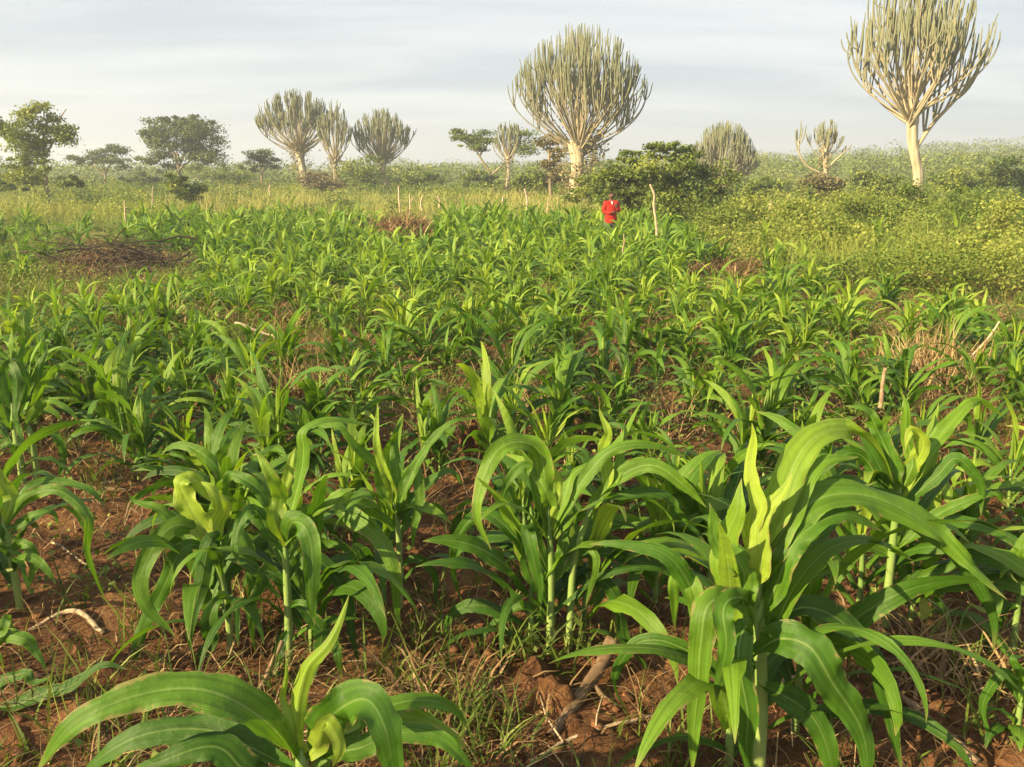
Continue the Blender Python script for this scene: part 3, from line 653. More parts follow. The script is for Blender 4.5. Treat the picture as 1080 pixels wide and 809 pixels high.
def weed_thicket():
    """waist high leafy weeds that close the right side of the field and its far left corner"""
    rng = np.random.default_rng(42); Cs, Ts, Zs = [], [], []; bl = MB()
    for k in range(2600):
        if 700 < k < 1050: continue
        if k >= 1400:
            Y = 31 + 55 * rng.random() ** 1.2; X = Y * rng.uniform(-0.72, 0.72); hgt = rng.uniform(0.3, 1.0) * (1.5 if rng.random() < 0.12 else 1)
            if -0.42 < X / Y < 0.10 and Y < 55 and rng.random() < 0.75: continue
        elif k < 1050:
            Y = 13 + 34 * rng.random() ** 1.1; lo = np.interp(Y, [13, 18, 26, 47], [0.40, 0.26, 0.16, 0.12]); X = Y * rng.uniform(lo, 0.72)
            hgt = (0.30 + 3.2 * max(0, float(fbm(X / 2.2, Y / 2.2, 55, 2)) - 0.24)) * rng.uniform(0.8, 1.2) * np.interp(Y, [13, 24], [0.65, 1.0])
        else:
            Y = 10 + 30 * rng.random(); X = -Y * rng.uniform(0.30, 0.75); hgt = rng.uniform(0.2, 0.55)
        if not off_pile(np.array([X]), np.array([Y]))[0]: continue
        z = float(gz(X, Y)); m = 95; r = rng.uniform(0.3, 0.65) * np.interp(Y, [30, 80], [1, 1.7]); lf = (k >= 1050 and k < 1400)
        P = np.array([X, Y, z]) + rng.normal(0, 1, (m, 3)) * [r * .5, r * .5, 0] + np.stack([np.zeros(m), np.zeros(m), hgt * rng.random(m) ** 0.7], 1)
        Cs.append(P); Ts.append(np.clip(0.5 + (fbm(X / 3, Y / 3, 44, 2) - 0.37) * 2.2 + rng.normal(0, 0.2) + rng.normal(0, 0.06, m), 0, 1)); Zs.append(rng.uniform(0.035, 0.085, m) * (0.6 if lf else 1) * np.interp(Y, [10, 40, 85], [1, 1.9, 3.2]))
    mb = MB(); mb.add(*cards(np.concatenate(Cs), np.concatenate(Zs), rng, up=0.5, tone=np.concatenate(Ts), aspect=0.6))
    # feathery grass among it
    X = []; Y = []
    for k in range(190):
        y = 14 + 26 * rng.random(); x = y * rng.uniform(np.interp(y, [14, 20, 40], [0.38, 0.24, 0.14]), 0.66)
        m = 34; X.append(x + rng.normal(0, 0.22, m)); Y.append(y + rng.normal(0, 0.22, m))
    X = np.concatenate(X); Y = np.concatenate(Y)
    mb.add(*blades(pts(X, Y), rng.uniform(0.6, 1.25, len(X)), 0.010, rng, 0.55, np.clip(rng.normal(0.8, 0.12, len(X)), 0, 1)))
    tag(mb.build("weed_thicket", M["bankweed"]), None, None, None, "stuff")
weed_thicket()
def field_weeds():
    rng = np.random.default_rng(43); mb = MB()
    # grass tufts
    X, Y = fan(rng, 9000, 1.3, 27, 0.8, 1.15)
    n = fbm(X / 1.6, Y / 1.6, 61, 3); left = S(0.05, 0.5, -X / Y) * S(4, 9, Y)
    keep = rng.random(len(X)) < np.clip((n - 0.42) * 4 + left * 0.8 + 0.05, 0.03, 1) * np.interp(Y, [1, 4, 7], [0.3, 0.45, 1])
    keep &= off_pile(X, Y)
    px, py, _ = proj(pts(X, Y)); keep &= ((px - 585) / 85) ** 2 + ((py - 742) / 52) ** 2 > 1
    X, Y, left = X[keep], Y[keep], left[keep]
    per = 16
    XX = np.repeat(X, per) + rng.normal(0, 0.05, len(X) * per); YY = np.repeat(Y, per) + rng.normal(0, 0.05, len(X) * per)
    hh = np.repeat(rng.uniform(0.08, 0.24, len(X)) * (1 + 0.9 * left), per) * rng.uniform(0.5, 1.2, len(XX))
    tn = np.repeat(np.clip(rng.normal(0.45, 0.2, len(X)) + 0.15 * left, 0, 1), per)
    mb.add(*blades(pts(XX, YY), hh, rng.uniform(0.004, 0.010, len(XX)) * np.maximum(1, YY / 7), rng, 0.6, tn))
    # broad leaved weeds
    X, Y = fan(rng, 5200, 1.4, 24, 0.8, 1.1)
    n = fbm(X / 2.0, Y / 2.0, 67, 3); left = S(0.05, 0.5, -X / Y)
    keep = rng.random(len(X)) < np.clip((n - 0.42) * 4 + left * 0.5, 0.02, 1); keep &= off_pile(X, Y); X, Y = X[keep], Y[keep]
    m = 18; P = np.repeat(pts(X, Y), m, 0); s = np.repeat(rng.uniform(0.05, 0.13, len(X)), m)[:, None]
    P = P + rng.normal(0, 1, P.shape) * s * [1, 1, 0]; P[:, 2] += rng.random(len(P)) * s[:, 0] * 2.2 + 0.01
    mb.add(*cards(P, rng.uniform(0.02, 0.05, len(P)) * np.maximum(1, P[:, 1] / 9), rng, up=0.8, tone=np.clip(rng.normal(0.5, 0.2, len(P)), 0, 1)))
    tag(mb.build("field_weeds", M["weed"]), None, None, None, "stuff")
field_weeds()
def litter():
    rng = np.random.default_rng(44); mb = MB()
    X, Y = fan(rng, 85000, 1.0, 24, 0.8, 1.5)
    n = fbm(X / 0.9, Y / 0.9, 71, 3)
    keep = rng.random(len(X)) < np.clip((n - 0.34) * 4.5, 0.4, 1)
    px, py, _ = proj(pts(X, Y)); keep &= (((px - 585) / 85) ** 2 + ((py - 742) / 52) ** 2 > 1) | (rng.random(len(X)) < 0.12)
    X, Y = X[keep], Y[keep]
    h = rng.uniform(0.05, 0.28, len(X)) * rng.uniform(0.5, 1, len(X))
    B = pts(X, Y, True); B[:, 2] += 0.004 + rng.random(len(X)) * 0.02
    mb.add(*blades(B, h, rng.uniform(0.002, 0.006, len(X)) * np.maximum(1, Y / 5), rng, 1.35, np.clip(rng.normal(0.36, 0.30, len(X)) - 0.08 * (Y < 4), 0, 1)))
    tag(mb.build("straw_litter", M["straw"]), None, None, None, "stuff")
    pb = MB(); c = 0
    cx, cy = fan(rng, 260, 3.2, 27, 0.66, 1.0)
    for a, b in zip(cx, cy):
        k = 150; sx = rng.uniform(0.2, 0.6); xx = a + rng.normal(0, sx, k); yy = b + rng.normal(0, sx * 0.7, k); B = pts(xx, yy)
        pb.add(*blades(B, rng.uniform(0.12, 0.42, k), rng.uniform(0.004, 0.008, k) * max(1, b / 7), rng, 0.95, np.clip(rng.normal(rng.uniform(0.25, 0.6), 0.2, k), 0, 1)))
    tag(pb.build("dry_weeds", M["straw"]), None, None, None, "stuff")
    # soil crumbs and clods lying loose
    X, Y = fan(rng, 4200, 1.1, 9, 0.8, 1.3); s = rng.uniform(0.006, 0.02, len(X)) * rng.uniform(0.6, 1.5, len(X)); B = pts(X, Y, True)
    octa = np.array([[1, 0, 0], [0, 1, 0], [-1, 0, 0], [0, -1, 0], [0.6, 0.6, 0.7], [-0.6, 0.6, 0.8], [-0.6, -0.6, 0.7], [0.6, -0.6, 0.75]]) * [1, 1, 0.9]
    V = (octa[None] * (1 + rng.normal(0, 0.2, (len(X), 8, 3)))) * s[:, None, None] + B[:, None]
    f = np.array([[0, 4, 5, 1], [1, 5, 6, 2], [2, 6, 7, 3], [3, 7, 4, 0], [4, 7, 6, 5]])
    F = (np.arange(len(X))[:, None, None] * 8 + f[None]).reshape(-1, 4)
    c = MB(); c.add(V.reshape(-1, 3), F, None, np.repeat(np.clip(rng.normal(0.3, 0.2, len(X)), 0, 1), 8))
    tag(c.build("soil_crumbs", M["clay"]), None, None, None, "stuff")
litter()

# ------------------------------------------------------------------ maize
def blade_from_spine(C, B, Wd, n, m, rng, fold=0.35, wav=0.10, tone=0.5, tip_tone=0.0, rag=0.07):
    """leaf blade on spine C (n,3), side vectors B (n,3): keel along the midrib, rippled margins"""
    s = np.linspace(0, 1, n)
    t = norm(np.gradient(C, axis=0)); B = norm(B - t * np.sum(B * t, 1, keepdims=True)); Nn = np.cross(B, t)
    w = Wd / 2 * (0.42 + 0.58 * S(0, 0.28, s)) * np.clip(1 - s ** 2.6, 0.0, 1) ** 0.85
    w[-1] = Wd * 0.012
    u = np.linspace(-1, 1, m)
    f = (fold + (1.15 - fold) * (1 - S(0.0, 0.24, s))) * (1 - 0.3 * s)
    ph = rng.uniform(0, 6.28, 2); fr = rng.uniform(4, 8) ; fr2 = fr * rng.uniform(0.8, 1.3)
    rip = np.where(u[None] > 0, np.sin(fr * 3.0 * s[:, None] + ph[0]), np.sin(fr2 * 3.0 * s[:, None] + ph[1])) * wav * np.abs(u[None]) ** 2 * np.sin(np.pi * s[:, None]) ** 0.5
    # blade arches across: V keel with rounded halves
    au = np.abs(u)[None]
    jag = 1 + rag * np.stack([np.convolve(rng.normal(0, 1, n + 2), [.25, .5, .25], 'valid') for _ in range(2)], 1)
    lat = u[None] * np.cos(f[:, None] * 0.9) * np.where(np.abs(u[None]) > 0.9, np.where(u[None] > 0, jag[:, :1], jag[:, 1:]), 1)
    rip = rip + np.where(u[None] > 0, np.sin(fr * 8.3 * s[:, None] + ph[1]), np.sin(fr2 * 7.7 * s[:, None] + ph[0])) * wav * 0.35 * np.abs(u[None]) ** 3
    hgt = au * np.sin(f[:, None]) - 0.22 * au ** 2 * S(0.15, 0.6, s)[:, None] + rip
    V = C[:, None] + B[:, None] * (w[:, None] * lat)[..., None] + Nn[:, None] * (w[:, None] * hgt)[..., None]
    uv = np.stack(np.broadcast_arrays((u[None] + 1) / 2, s[:, None]), -1).reshape(-1, 2)
    tn = np.repeat(np.clip(tone + tip_tone * s + 0.12 * (1 - S(0, 0.25, s)), 0, 1), m)
    return V.reshape(-1, 3), grid_faces(n, m), uv, tn
def free_leaf(rng, h, az, length, width, e0, bend, p=1.4, drift=0.0, roll=0.0, tone=0.5, fold=0.35, wav=0.12, n=14, m=5, r0=0.01):
    s = np.linspace(0, 1, n); el = R(e0) - R(bend) * s ** p; a = az + drift * s
    d = np.stack([np.cos(el) * np.cos(a), np.cos(el) * np.sin(a), np.sin(el)], 1)
    st = length / (n - 1)
    C = np.vstack([[0, 0, 0], np.cumsum((d[:-1] + d[1:]) / 2 * st, 0)]) + np.array([math.cos(az) * r0, math.sin(az) * r0, h])
    B = np.stack([-np.sin(a), np.cos(a), np.zeros(n)], 1)
    Nn = np.cross(B, d); rl = roll * s[:, None]
    B = B * np.cos(rl) + Nn * np.sin(rl)
    return blade_from_spine(C, B, width, n, m, rng, fold, wav, tone)
def stalk_tube(rng, h, r, lean, n=9, sides=7):
    z = np.linspace(-0.06, h, n); P = np.stack([lean[0] * (z / h) ** 2, lean[1] * (z / h) ** 2, z], 1)
    rad = r * (1.12 - 0.5 * (z / h).clip(0)) * (1 + 0.10 * (np.arange(n) % 2))
    V, F, uv = tube(P, rad, sides); tone = np.repeat(np.linspace(0.75, 0.3, n), sides)
    return V, F, uv, tone
def maize_plant(seed, H, lod=2, vigor=1.0, upright=0.0, bright=0.0):
    """parts of one plant as a list of (name, V, F, uv, tone)"""
    rng = np.random.default_rng(seed)
    n, m, sn, ss = {2: (14, 5, 9, 7), 1: (8, 3, 4, 4), 0: (6, 3, 3, 3)}[lod]
    hs = H * rng.uniform(0.46, 0.56); lean = rng.normal(0, 0.02, 2)
    out = [("stalk", *stalk_tube(rng, hs, 0.012 * (0.6 + 0.5 * H), lean, sn, ss))]
    az0 = rng.uniform(0, 6.28); k = int(rng.integers(9, 12))
    for i in range(k):
        f = i / (k - 1)
        h = hs * (0.16 + 0.82 * f); az = az0 + math.pi * i + rng.normal(0, 0.35)
        Ln = H * vigor * (0.50 + 0.42 * math.sin(math.pi * (0.18 + 0.62 * f))) * rng.uniform(0.85, 1.15)
        wd = 1.18 * (0.042 + 0.035 * math.sin(math.pi * (0.15 + 0.65 * f))) * (0.55 + 0.55 * H) * rng.uniform(0.85, 1.15)
        e0 = np.interp(f, [0, 0.6, 1], [52, 64, 78]) + rng.normal(0, 10) + upright * 8
        bd = np.interp(f, [0, 0.5, 1], [120, 125, 85]) + rng.normal(0, 28) - upright * 30
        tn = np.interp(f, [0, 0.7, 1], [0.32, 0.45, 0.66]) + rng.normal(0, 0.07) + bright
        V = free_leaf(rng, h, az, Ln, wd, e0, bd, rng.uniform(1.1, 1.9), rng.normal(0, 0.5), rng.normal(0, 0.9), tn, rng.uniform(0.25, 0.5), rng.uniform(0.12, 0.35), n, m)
        zz = np.clip(V[0][:, 2] / hs, 0, 1) ** 2
        V[0][:, 0] += lean[0] * (h / hs) ** 2; V[0][:, 1] += lean[1] * (h / hs) ** 2
        V[0][:, 2] = np.maximum(V[0][:, 2], 0.015)
        out.append(("leaf", *V))
    for i in range(2):
        V = free_leaf(rng, hs * 0.9, az0 + 1.57 * i + rng.normal(0, 0.4), H * rng.uniform(0.36, 0.52) * vigor, 0.038 * (0.5 + 0.6 * H), 86, rng.uniform(8, 40), 2.0, 0, rng.normal(0, 0.4), 0.85 + bright * 0.5, 0.75, 0.05, n, m, 0.004)
        V[0][:, :2] += lean
        out.append(("leaf", *V))
    return out
HEROES = []      # (x, y) kept clear of scattered plants
SEEN = []        # bookkeeping for labels
def hero_maize(label, bx, by, stalk, leaves, seed, Y=None, rad=0.014, group="maize plants growing in the field", clear=0.22, tone=0.45, extra=6):
    """a plant of the foreground: stalk and leaves follow the photographed ones; leaf = [(px, py, metres nearer(-) or farther(+)), ...], width m, opts"""
    rng = np.random.default_rng(seed)
    base = ground(bx, by) if Y is None else onground(bx, Y)
    root = thing("maize_plant", base, label, "maize plant", group)
    for path in stalk:
        P = np.array([at(a, b, base[1] + c) for a, b, c in path]) - base
        if np.hypot(*P[0][:2]) < 0.25: P[0][2] = -0.05
        C = catmull(P, 12); k = np.linspace(0, 1, 12)
        V, F, uv = tube(C, rad * (1.15 - 0.35 * k - 0.65 * S(0.75, 1, k)) * (1 + 0.10 * (np.arange(12) % 3 == 0)), 8)
        MB().add(V, F, uv, np.repeat(np.linspace(0.85, 0.35, 12), 8)).build("stalk", M["stalk"], root)
    for lf in leaves:
        pth, wd = lf[0], lf[1]; o = lf[2] if len(lf) > 2 else {}
        P = np.array([at(a, b, base[1] + c) for a, b, c in pth]) - base
        n = 44; C = catmull(P, n)
        # even spacing
        d = np.r_[0, np.cumsum(np.linalg.norm(np.diff(C, axis=0), axis=1))]; q = np.linspace(0, d[-1], n)
        C = np.stack([np.interp(q, d, C[:, i]) for i in range(3)], 1)
        sw = np.linspace(0, 1, n)[:, None]; C += np.sin(sw * rng.uniform(5, 11, 3) + rng.uniform(0, 6, 3)) * 0.013 * np.sin(math.pi * sw) + [0, 0, 0]
        t = norm(np.gradient(C, axis=0)); v = norm(C + base - CAM)
        B1 = norm(np.cross(t, v))                                    # broad side towards the path in front of the plant
        hd = C[-1] - C[0]; hd[2] = 0
        if np.linalg.norm(hd) < 0.05: hd = np.array([1.0, 0, 0])
        hd = hd / np.linalg.norm(hd); B2 = np.tile(np.array([-hd[1], hd[0], 0]), (n, 1))
        B2 = np.where(np.sum(B1 * B2, 1, keepdims=True) < 0, -B2, B2)
        f = o.get("face", 0.55); B = norm(B1 * f + B2 * (1 - f))
        Nn = np.cross(B, t)
        up = np.sum(Nn[:4, 2]) if not o.get("flip") else -np.sum(Nn[:4, 2])
        if up < 0: B = -B
        rl = (o.get("roll", 0.0) + o.get("twist", rng.normal(0, 0.35)) * np.linspace(0, 1, n))[:, None] 
        Nn = np.cross(B, t); B = B * np.cos(rl) + Nn * np.sin(rl)
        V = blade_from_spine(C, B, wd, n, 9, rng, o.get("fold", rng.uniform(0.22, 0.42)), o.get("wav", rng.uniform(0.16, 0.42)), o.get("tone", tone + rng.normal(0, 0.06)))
        MB().add(*V).build("leaf", M["maize"], root)
    # lower leaves round the foot of the stalk
    hs = (at(*stalk[0][-1][:2], base[1]) - base)[2]; a0 = rng.uniform(0, 6.28)
    for k in range(extra):
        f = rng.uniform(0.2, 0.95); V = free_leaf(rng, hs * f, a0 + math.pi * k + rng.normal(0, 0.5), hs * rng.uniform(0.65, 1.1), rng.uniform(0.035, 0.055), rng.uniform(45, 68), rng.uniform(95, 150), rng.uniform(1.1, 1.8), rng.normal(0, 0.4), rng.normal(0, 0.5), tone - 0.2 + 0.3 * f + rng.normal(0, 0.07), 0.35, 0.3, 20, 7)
        V[0][:, 2] = np.maximum(V[0][:, 2], 0.02)
        MB().add(*V).build("leaf", M["maize"], root)
    HEROES.append((base[0], base[1], clear))
    return root

hero_maize("biggest maize plant in the near foreground, long leaves arching to the right", 800, 822,
    [[(800, 822, 0), (803, 740, 0), (800, 640, 0), (796, 560, 0)]],
    [([(792, 590, 0), (794, 540, 0), (797, 490, 0.02), (793, 446, 0.03)], 0.055, dict(face=1, tone=0.9, fold=0.6, wav=0.03)),
     ([(790, 610, 0), (815, 540, 0.02), (845, 480, 0.06), (880, 456, 0.12), (918, 466, 0.2), (942, 510, 0.26)], 0.088, dict(tone=0.66, face=0.5)),
     ([(800, 640, 0), (825, 570, 0), (865, 525, 0.03), (915, 520, 0.06), (975, 555, 0.05), (1025, 600, 0.0), (1062, 632, -0.05)], 0.105, dict(tone=0.55, face=0.62, fold=0.2)),
     ([(800, 620, 0.03), (840, 550, 0.1), (890, 520, 0.2), (950, 535, 0.28), (1010, 575, 0.3), (1046, 645, 0.3), (1048, 690, 0.3)], 0.09, dict(tone=0.42, face=0.55)),
     ([(795, 650, 0), (820, 590, 0.02), (850, 545, 0.05), (890, 520, 0.1), (925, 508, 0.14)], 0.07, dict(tone=0.75, face=0.35)),
     ([(802, 690, 0), (838, 625, 0.0), (878, 580, 0.06), (925, 570, 0.1), (965, 592, 0.15)], 0.07, dict(tone=0.62, face=0.4)),
     ([(775, 640, 0), (768, 590, -0.02), (772, 545, -0.02), (782, 505, 0)], 0.085, dict(face=0.9, tone=0.75, fold=0.5)),
     ([(795, 690, -0.02), (825, 672, -0.08), (860, 680, -0.13), (890, 730, -0.17), (908, 780, -0.18), (915, 830, -0.2)], 0.105, dict(tone=0.45, face=0.72, fold=0.15)),
     ([(805, 670, 0), (845, 640, 0.02), (885, 650, 0.04), (915, 695, 0.02), (940, 755, 0), (952, 815, -0.03)], 0.078, dict(tone=0.32, face=0.7, fold=0.2)),
     ([(785, 640, -0.02), (765, 625, -0.09), (742, 640, -0.13), (733, 690, -0.16), (737, 745, -0.17), (730, 815, -0.18)], 0.072, dict(tone=0.5, face=0.8, fold=0.2)),
     ([(790, 640, -0.03), (780, 628, -0.1), (768, 640, -0.14), (760, 690, -0.17), (756, 740, -0.18)], 0.06, dict(tone=0.62, face=0.8, fold=0.2)),
     ([(795, 670, -0.03), (788, 665, -0.1), (780, 700, -0.15), (784, 760, -0.17), (795, 830, -0.18)], 0.07, dict(tone=0.30, face=0.8)),
     ([(785, 680, 0), (755, 655, -0.02), (725, 612, 0.0), (690, 580, 0.02), (655, 572, 0.03), (622, 574, 0.05)], 0.062, dict(tone=0.52, face=0.8, fold=0.15)),
     ([(783, 700, 0), (755, 670, 0), (735, 620, 0), (722, 608, 0.03), (708, 620, 0.04), (712, 665, 0.05)], 0.06, dict(tone=0.66, face=0.8)),
     ([(795, 735, 0), (760, 715, -0.02), (720, 690, 0.02), (690, 672, 0.05), (668, 678, 0.06), (650, 722, 0.05), (662, 752, 0.05)], 0.05, dict(tone=0.45, face=0.7, twist=0.8)),
     ([(800, 720, 0), (830, 735, -0.05), (855, 765, -0.08), (880, 810, -0.1), (890, 840, -0.12)], 0.075, dict(tone=0.36, face=0.7)),
     ([(800, 600, 0), (828, 610, 0.05), (862, 600, 0.1), (900, 595, 0.12)], 0.06, dict(tone=0.5, face=0.4)),
     ([(797, 640, 0), (815, 575, 0.01), (838, 520, 0.03), (870, 490, 0.06), (905, 482, 0.1)], 0.07, dict(tone=0.8, face=0.6)),
     ([(799, 660, 0), (822, 600, -0.02), (850, 560, -0.02), (890, 545, 0.0), (930, 560, 0.03)], 0.075, dict(tone=0.6, face=0.6)),
     ([(790, 650, -0.02), (776, 600, -0.03), (757, 560, -0.02), (748, 530, 0)], 0.07, dict(tone=0.6, face=0.85)),
     ([(797, 620, -0.02), (806, 570, -0.03), (815, 530, -0.02), (835, 500, 0)], 0.065, dict(tone=0.85, face=0.8, fold=0.5))], 101, rad=0.017, clear=0.35)

hero_maize("maize plant cut by the lower edge, with one upright spear and broad arching leaf", 322, 870,
    [[(322, 870, 0), (320, 830, 0), (318, 790, 0)]],
    [([(318, 800, 0), (312, 760, 0), (330, 715, 0.01), (348, 672, 0.03), (368, 628, 0.06)], 0.042, dict(face=0.8, tone=0.92, fold=0.7, wav=0.03)),
     ([(310, 800, 0), (306, 760, 0.0), (302, 725, 0.01), (301, 692, 0.02)], 0.022, dict(face=0.9, tone=0.95, fold=0.8, wav=0.02)),
     ([(315, 805, 0), (285, 765, -0.02), (240, 737, -0.05), (185, 728, -0.07), (125, 735, -0.09), (75, 762, -0.1), (38, 815, -0.1)], 0.085, dict(tone=0.42, face=0.45, fold=0.25)),
     ([(322, 800, 0), (345, 765, -0.03), (378, 735, -0.06), (400, 765, -0.1), (415, 800, -0.12), (425, 850, -0.14)], 0.088, dict(tone=0.55, face=0.75, fold=0.2)),
     ([(322, 795, 0), (360, 765, 0.03), (400, 748, 0.06), (440, 752, 0.08), (470, 770, 0.08), (492, 790, 0.08)], 0.058, dict(tone=0.6, face=0.6)),
     ([(325, 800, 0), (375, 785, 0), (425, 772, 0), (460, 782, 0), (505, 815, 0)], 0.055, dict(tone=0.35, face=0.6)),
     ([(312, 815, 0), (270, 790, 0.02), (215, 770, 0.04), (160, 775, 0.05), (110, 800, 0.05), (80, 825, 0.05)], 0.08, dict(tone=0.25, face=0.5)),
     ([(310, 825, 0), (260, 812, -0.03), (200, 795, -0.04), (140, 810, -0.04)], 0.07, dict(tone=0.22, face=0.5)),
     ([(318, 800, 0), (335, 775, -0.03), (352, 770, -0.06), (362, 785, -0.08), (350, 810, -0.08)], 0.05, dict(tone=0.85, face=0.6))], 102, Y=1.42, rad=0.015)

hero_maize("two-stalked maize plant on an earth mound in the middle foreground", 579, 690,
    [[(579, 690, 0), (581, 640, 0), (581, 590, 0), (578, 535, 0)], [(600, 690, 0.02), (602, 640, 0.02), (606, 590, 0.02), (622, 540, 0.03), (634, 520, 0.03)]],
    [([(578, 560, 0), (575, 520, 0), (566, 480, 0), (545, 466, -0.03), (522, 474, -0.07), (508, 512, -0.1), (506, 548, -0.12), (518, 580, -0.12)], 0.07, dict(tone=0.5, face=0.85, fold=0.2)),
     ([(577, 560, 0), (570, 520, 0.02), (556, 492, 0.03), (540, 500, 0.02), (530, 525, 0), (528, 552, 0)], 0.045, dict(tone=0.42, face=0.8)),
     ([(578, 570, 0), (575, 530, 0.0), (565, 495, 0.02), (548, 472, 0.05)], 0.05, dict(tone=0.7, face=0.9)),
     ([(580, 560, 0), (588, 520, 0), (582, 485, 0.02), (575, 462, 0.05)], 0.045, dict(tone=0.75, face=0.9, fold=0.6)),
     ([(582, 565, 0), (592, 530, 0), (606, 500, 0.02), (640, 478, 0.06), (672, 432, 0.14), (680, 418, 0.18)], 0.045, dict(tone=0.55, face=0.6, twist=0.7)),
     ([(582, 570, 0), (598, 530, 0), (620, 500, 0.0), (650, 478, 0), (690, 470, 0.02), (722, 482, 0.04)], 0.052, dict(tone=0.62, face=0.6)),
     ([(632, 525, 0.03), (650, 505, 0.02), (685, 495, 0.0), (720, 510, -0.02), (745, 535, -0.04)], 0.06, dict(tone=0.5, face=0.6)),
     ([(628, 530, 0.03), (655, 520, 0.05), (685, 520, 0.08), (722, 545, 0.08), (745, 572, 0.08)], 0.045, dict(tone=0.45, face=0.6)),
     ([(634, 522, 0.03), (640, 495, 0.04), (640, 465, 0.05), (632, 430, 0.07)], 0.05, dict(tone=0.9, face=0.9, fold=0.6)),
     ([(620, 545, 0.03), (640, 510, 0.03), (655, 480, 0.06), (672, 462, 0.1)], 0.045, dict(tone=0.8, face=0.7)),
     ([(577, 620, 0), (558, 585, -0.03), (535, 560, -0.02), (505, 540, 0.0), (480, 560, 0), (476, 600, 0), (490, 642, 0)], 0.05, dict(tone=0.3, face=0.7)),
     ([(580, 610, 0), (568, 575, -0.03), (560, 560, -0.06), (565, 590, -0.1), (570, 645, -0.12)], 0.058, dict(tone=0.36, face=0.85)),
     ([(578, 640, 0), (560, 600, -0.03), (547, 565, -0.03), (540, 540, 0)], 0.055, dict(tone=0.34, face=0.8)),
     ([(578, 660, 0), (555, 640, 0), (528, 650, 0), (508, 672, 0), (506, 690, 0)], 0.03, dict(tone=0.3, face=0.6)),
     ([(582, 600, 0), (600, 560, 0), (612, 540, -0.02), (602, 520, 0.0)], 0.045, dict(tone=0.5, face=0.8)),
     ([(605, 600, 0.02), (615, 575, 0), (625, 590, -0.03), (618, 640, -0.05)], 0.032, dict(tone=0.62, face=0.8)),
     ([(610, 590, 0.02), (645, 585, 0.05), (690, 595, 0.1), (725, 625, 0.12)], 0.045, dict(tone=0.3, face=0.6)),
     ([(604, 640, 0.02), (628, 615, 0.0), (650, 640, -0.03), (665, 690, -0.05), (655, 745, -0.06)], 0.052, dict(tone=0.33, face=0.75))], 103, rad=0.012, clear=0.3)

hero_maize("broad-leaved maize with glowing yellow-green heart, left of the reddish leaning stick", 243, 690,
    [[(243, 690, 0), (240, 640, 0), (228, 590, 0), (216, 555, 0)]],
    [([(222, 575, 0), (205, 535, 0), (188, 515, -0.02), (205, 508, 0.03), (225, 530, 0.05)], 0.085, dict(tone=0.8, face=0.7)),
     ([(220, 580, 0), (232, 545, 0), (225, 515, 0.01), (212, 508, 0.03)], 0.09, dict(tone=0.95, face=0.9, fold=0.5)),
     ([(222, 585, 0), (205, 560, -0.02), (172, 560, -0.08), (153, 600, -0.12), (158, 640, -0.14), (185, 672, -0.15)], 0.068, dict(tone=0.4, face=0.85, fold=0.2)),
     ([(226, 590, 0), (205, 575, -0.02), (185, 590, -0.05), (160, 640, -0.07), (145, 690, -0.08), (150, 725, -0.08)], 0.06, dict(tone=0.28, face=0.85)),
     ([(230, 590, 0), (225, 568, -0.03), (213, 590, -0.08), (203, 640, -0.12), (202, 690, -0.13)], 0.06, dict(tone=0.3, face=0.85)),
     ([(238, 630, 0), (230, 635, -0.04), (218, 670, -0.07), (205, 720, -0.08)], 0.062, dict(tone=0.25, face=0.85)),
     ([(222, 580, 0), (190, 560, 0.03), (165, 540, 0.05), (142, 528, 0.06), (135, 520, 0.06)], 0.05, dict(tone=0.55, face=0.7)),
     ([(232, 590, 0), (250, 560, 0.02), (262, 575, 0.0), (262, 620, -0.02), (270, 690, -0.04)], 0.05, dict(tone=0.3, face=0.8))], 104, rad=0.012, clear=0.2)
hero_maize("maize plant with pale tangled top directly behind the reddish leaning stick", 305, 705,
    [[(305, 705, 0), (304, 650, 0), (302, 600, 0), (300, 560, 0)]],
    [([(300, 575, 0), (292, 530, 0), (285, 495, 0), (270, 478, 0.02)], 0.07, dict(tone=0.7, face=0.85)),
     ([(302, 570, 0), (308, 530, 0), (318, 480, 0.01), (322, 455, 0.02), (350, 440, 0.05), (392, 448, 0.09)], 0.062, dict(tone=0.62, face=0.6, twist=0.5)),
     ([(303, 575, 0), (322, 545, 0), (348, 525, -0.02), (375, 515, -0.02)], 0.075, dict(tone=0.66, face=0.6)),
     ([(300, 580, 0), (275, 548, 0.0), (258, 545, -0.05), (250, 570, -0.08), (252, 595, -0.09)], 0.05, dict(tone=0.45, face=0.8)),
     ([(304, 580, 0), (308, 550, -0.04), (318, 560, -0.1), (328, 610, -0.14), (332, 660, -0.16)], 0.075, dict(tone=0.42, face=0.9, fold=0.2)),
     ([(302, 575, 0), (298, 540, 0.02), (300, 500, 0.04), (312, 472, 0.08)], 0.06, dict(tone=0.85, face=0.9, fold=0.6)),
     ([(302, 575, 0), (285, 540, 0.04), (262, 510, 0.07), (245, 500, 0.1), (232, 530, 0.1)], 0.055, dict(tone=0.5, face=0.7)),
     ([(304, 610, 0), (325, 585, 0.02), (350, 600, 0.02), (368, 650, 0), (380, 705, -0.02)], 0.055, dict(tone=0.28, face=0.75)),
     ([(303, 620, 0), (285, 600, 0), (270, 615, -0.04), (262, 660, -0.06)], 0.05, dict(tone=0.28, face=0.8)),
     ([(304, 640, 0), (325, 640, -0.03), (345, 670, -0.06), (362, 720, -0.07)], 0.05, dict(tone=0.25, face=0.8)),
     ([(305, 660, 0), (298, 690, -0.05), (300, 750, -0.09)], 0.04, dict(tone=0.25, face=0.8))], 105, rad=0.013, clear=0.2)
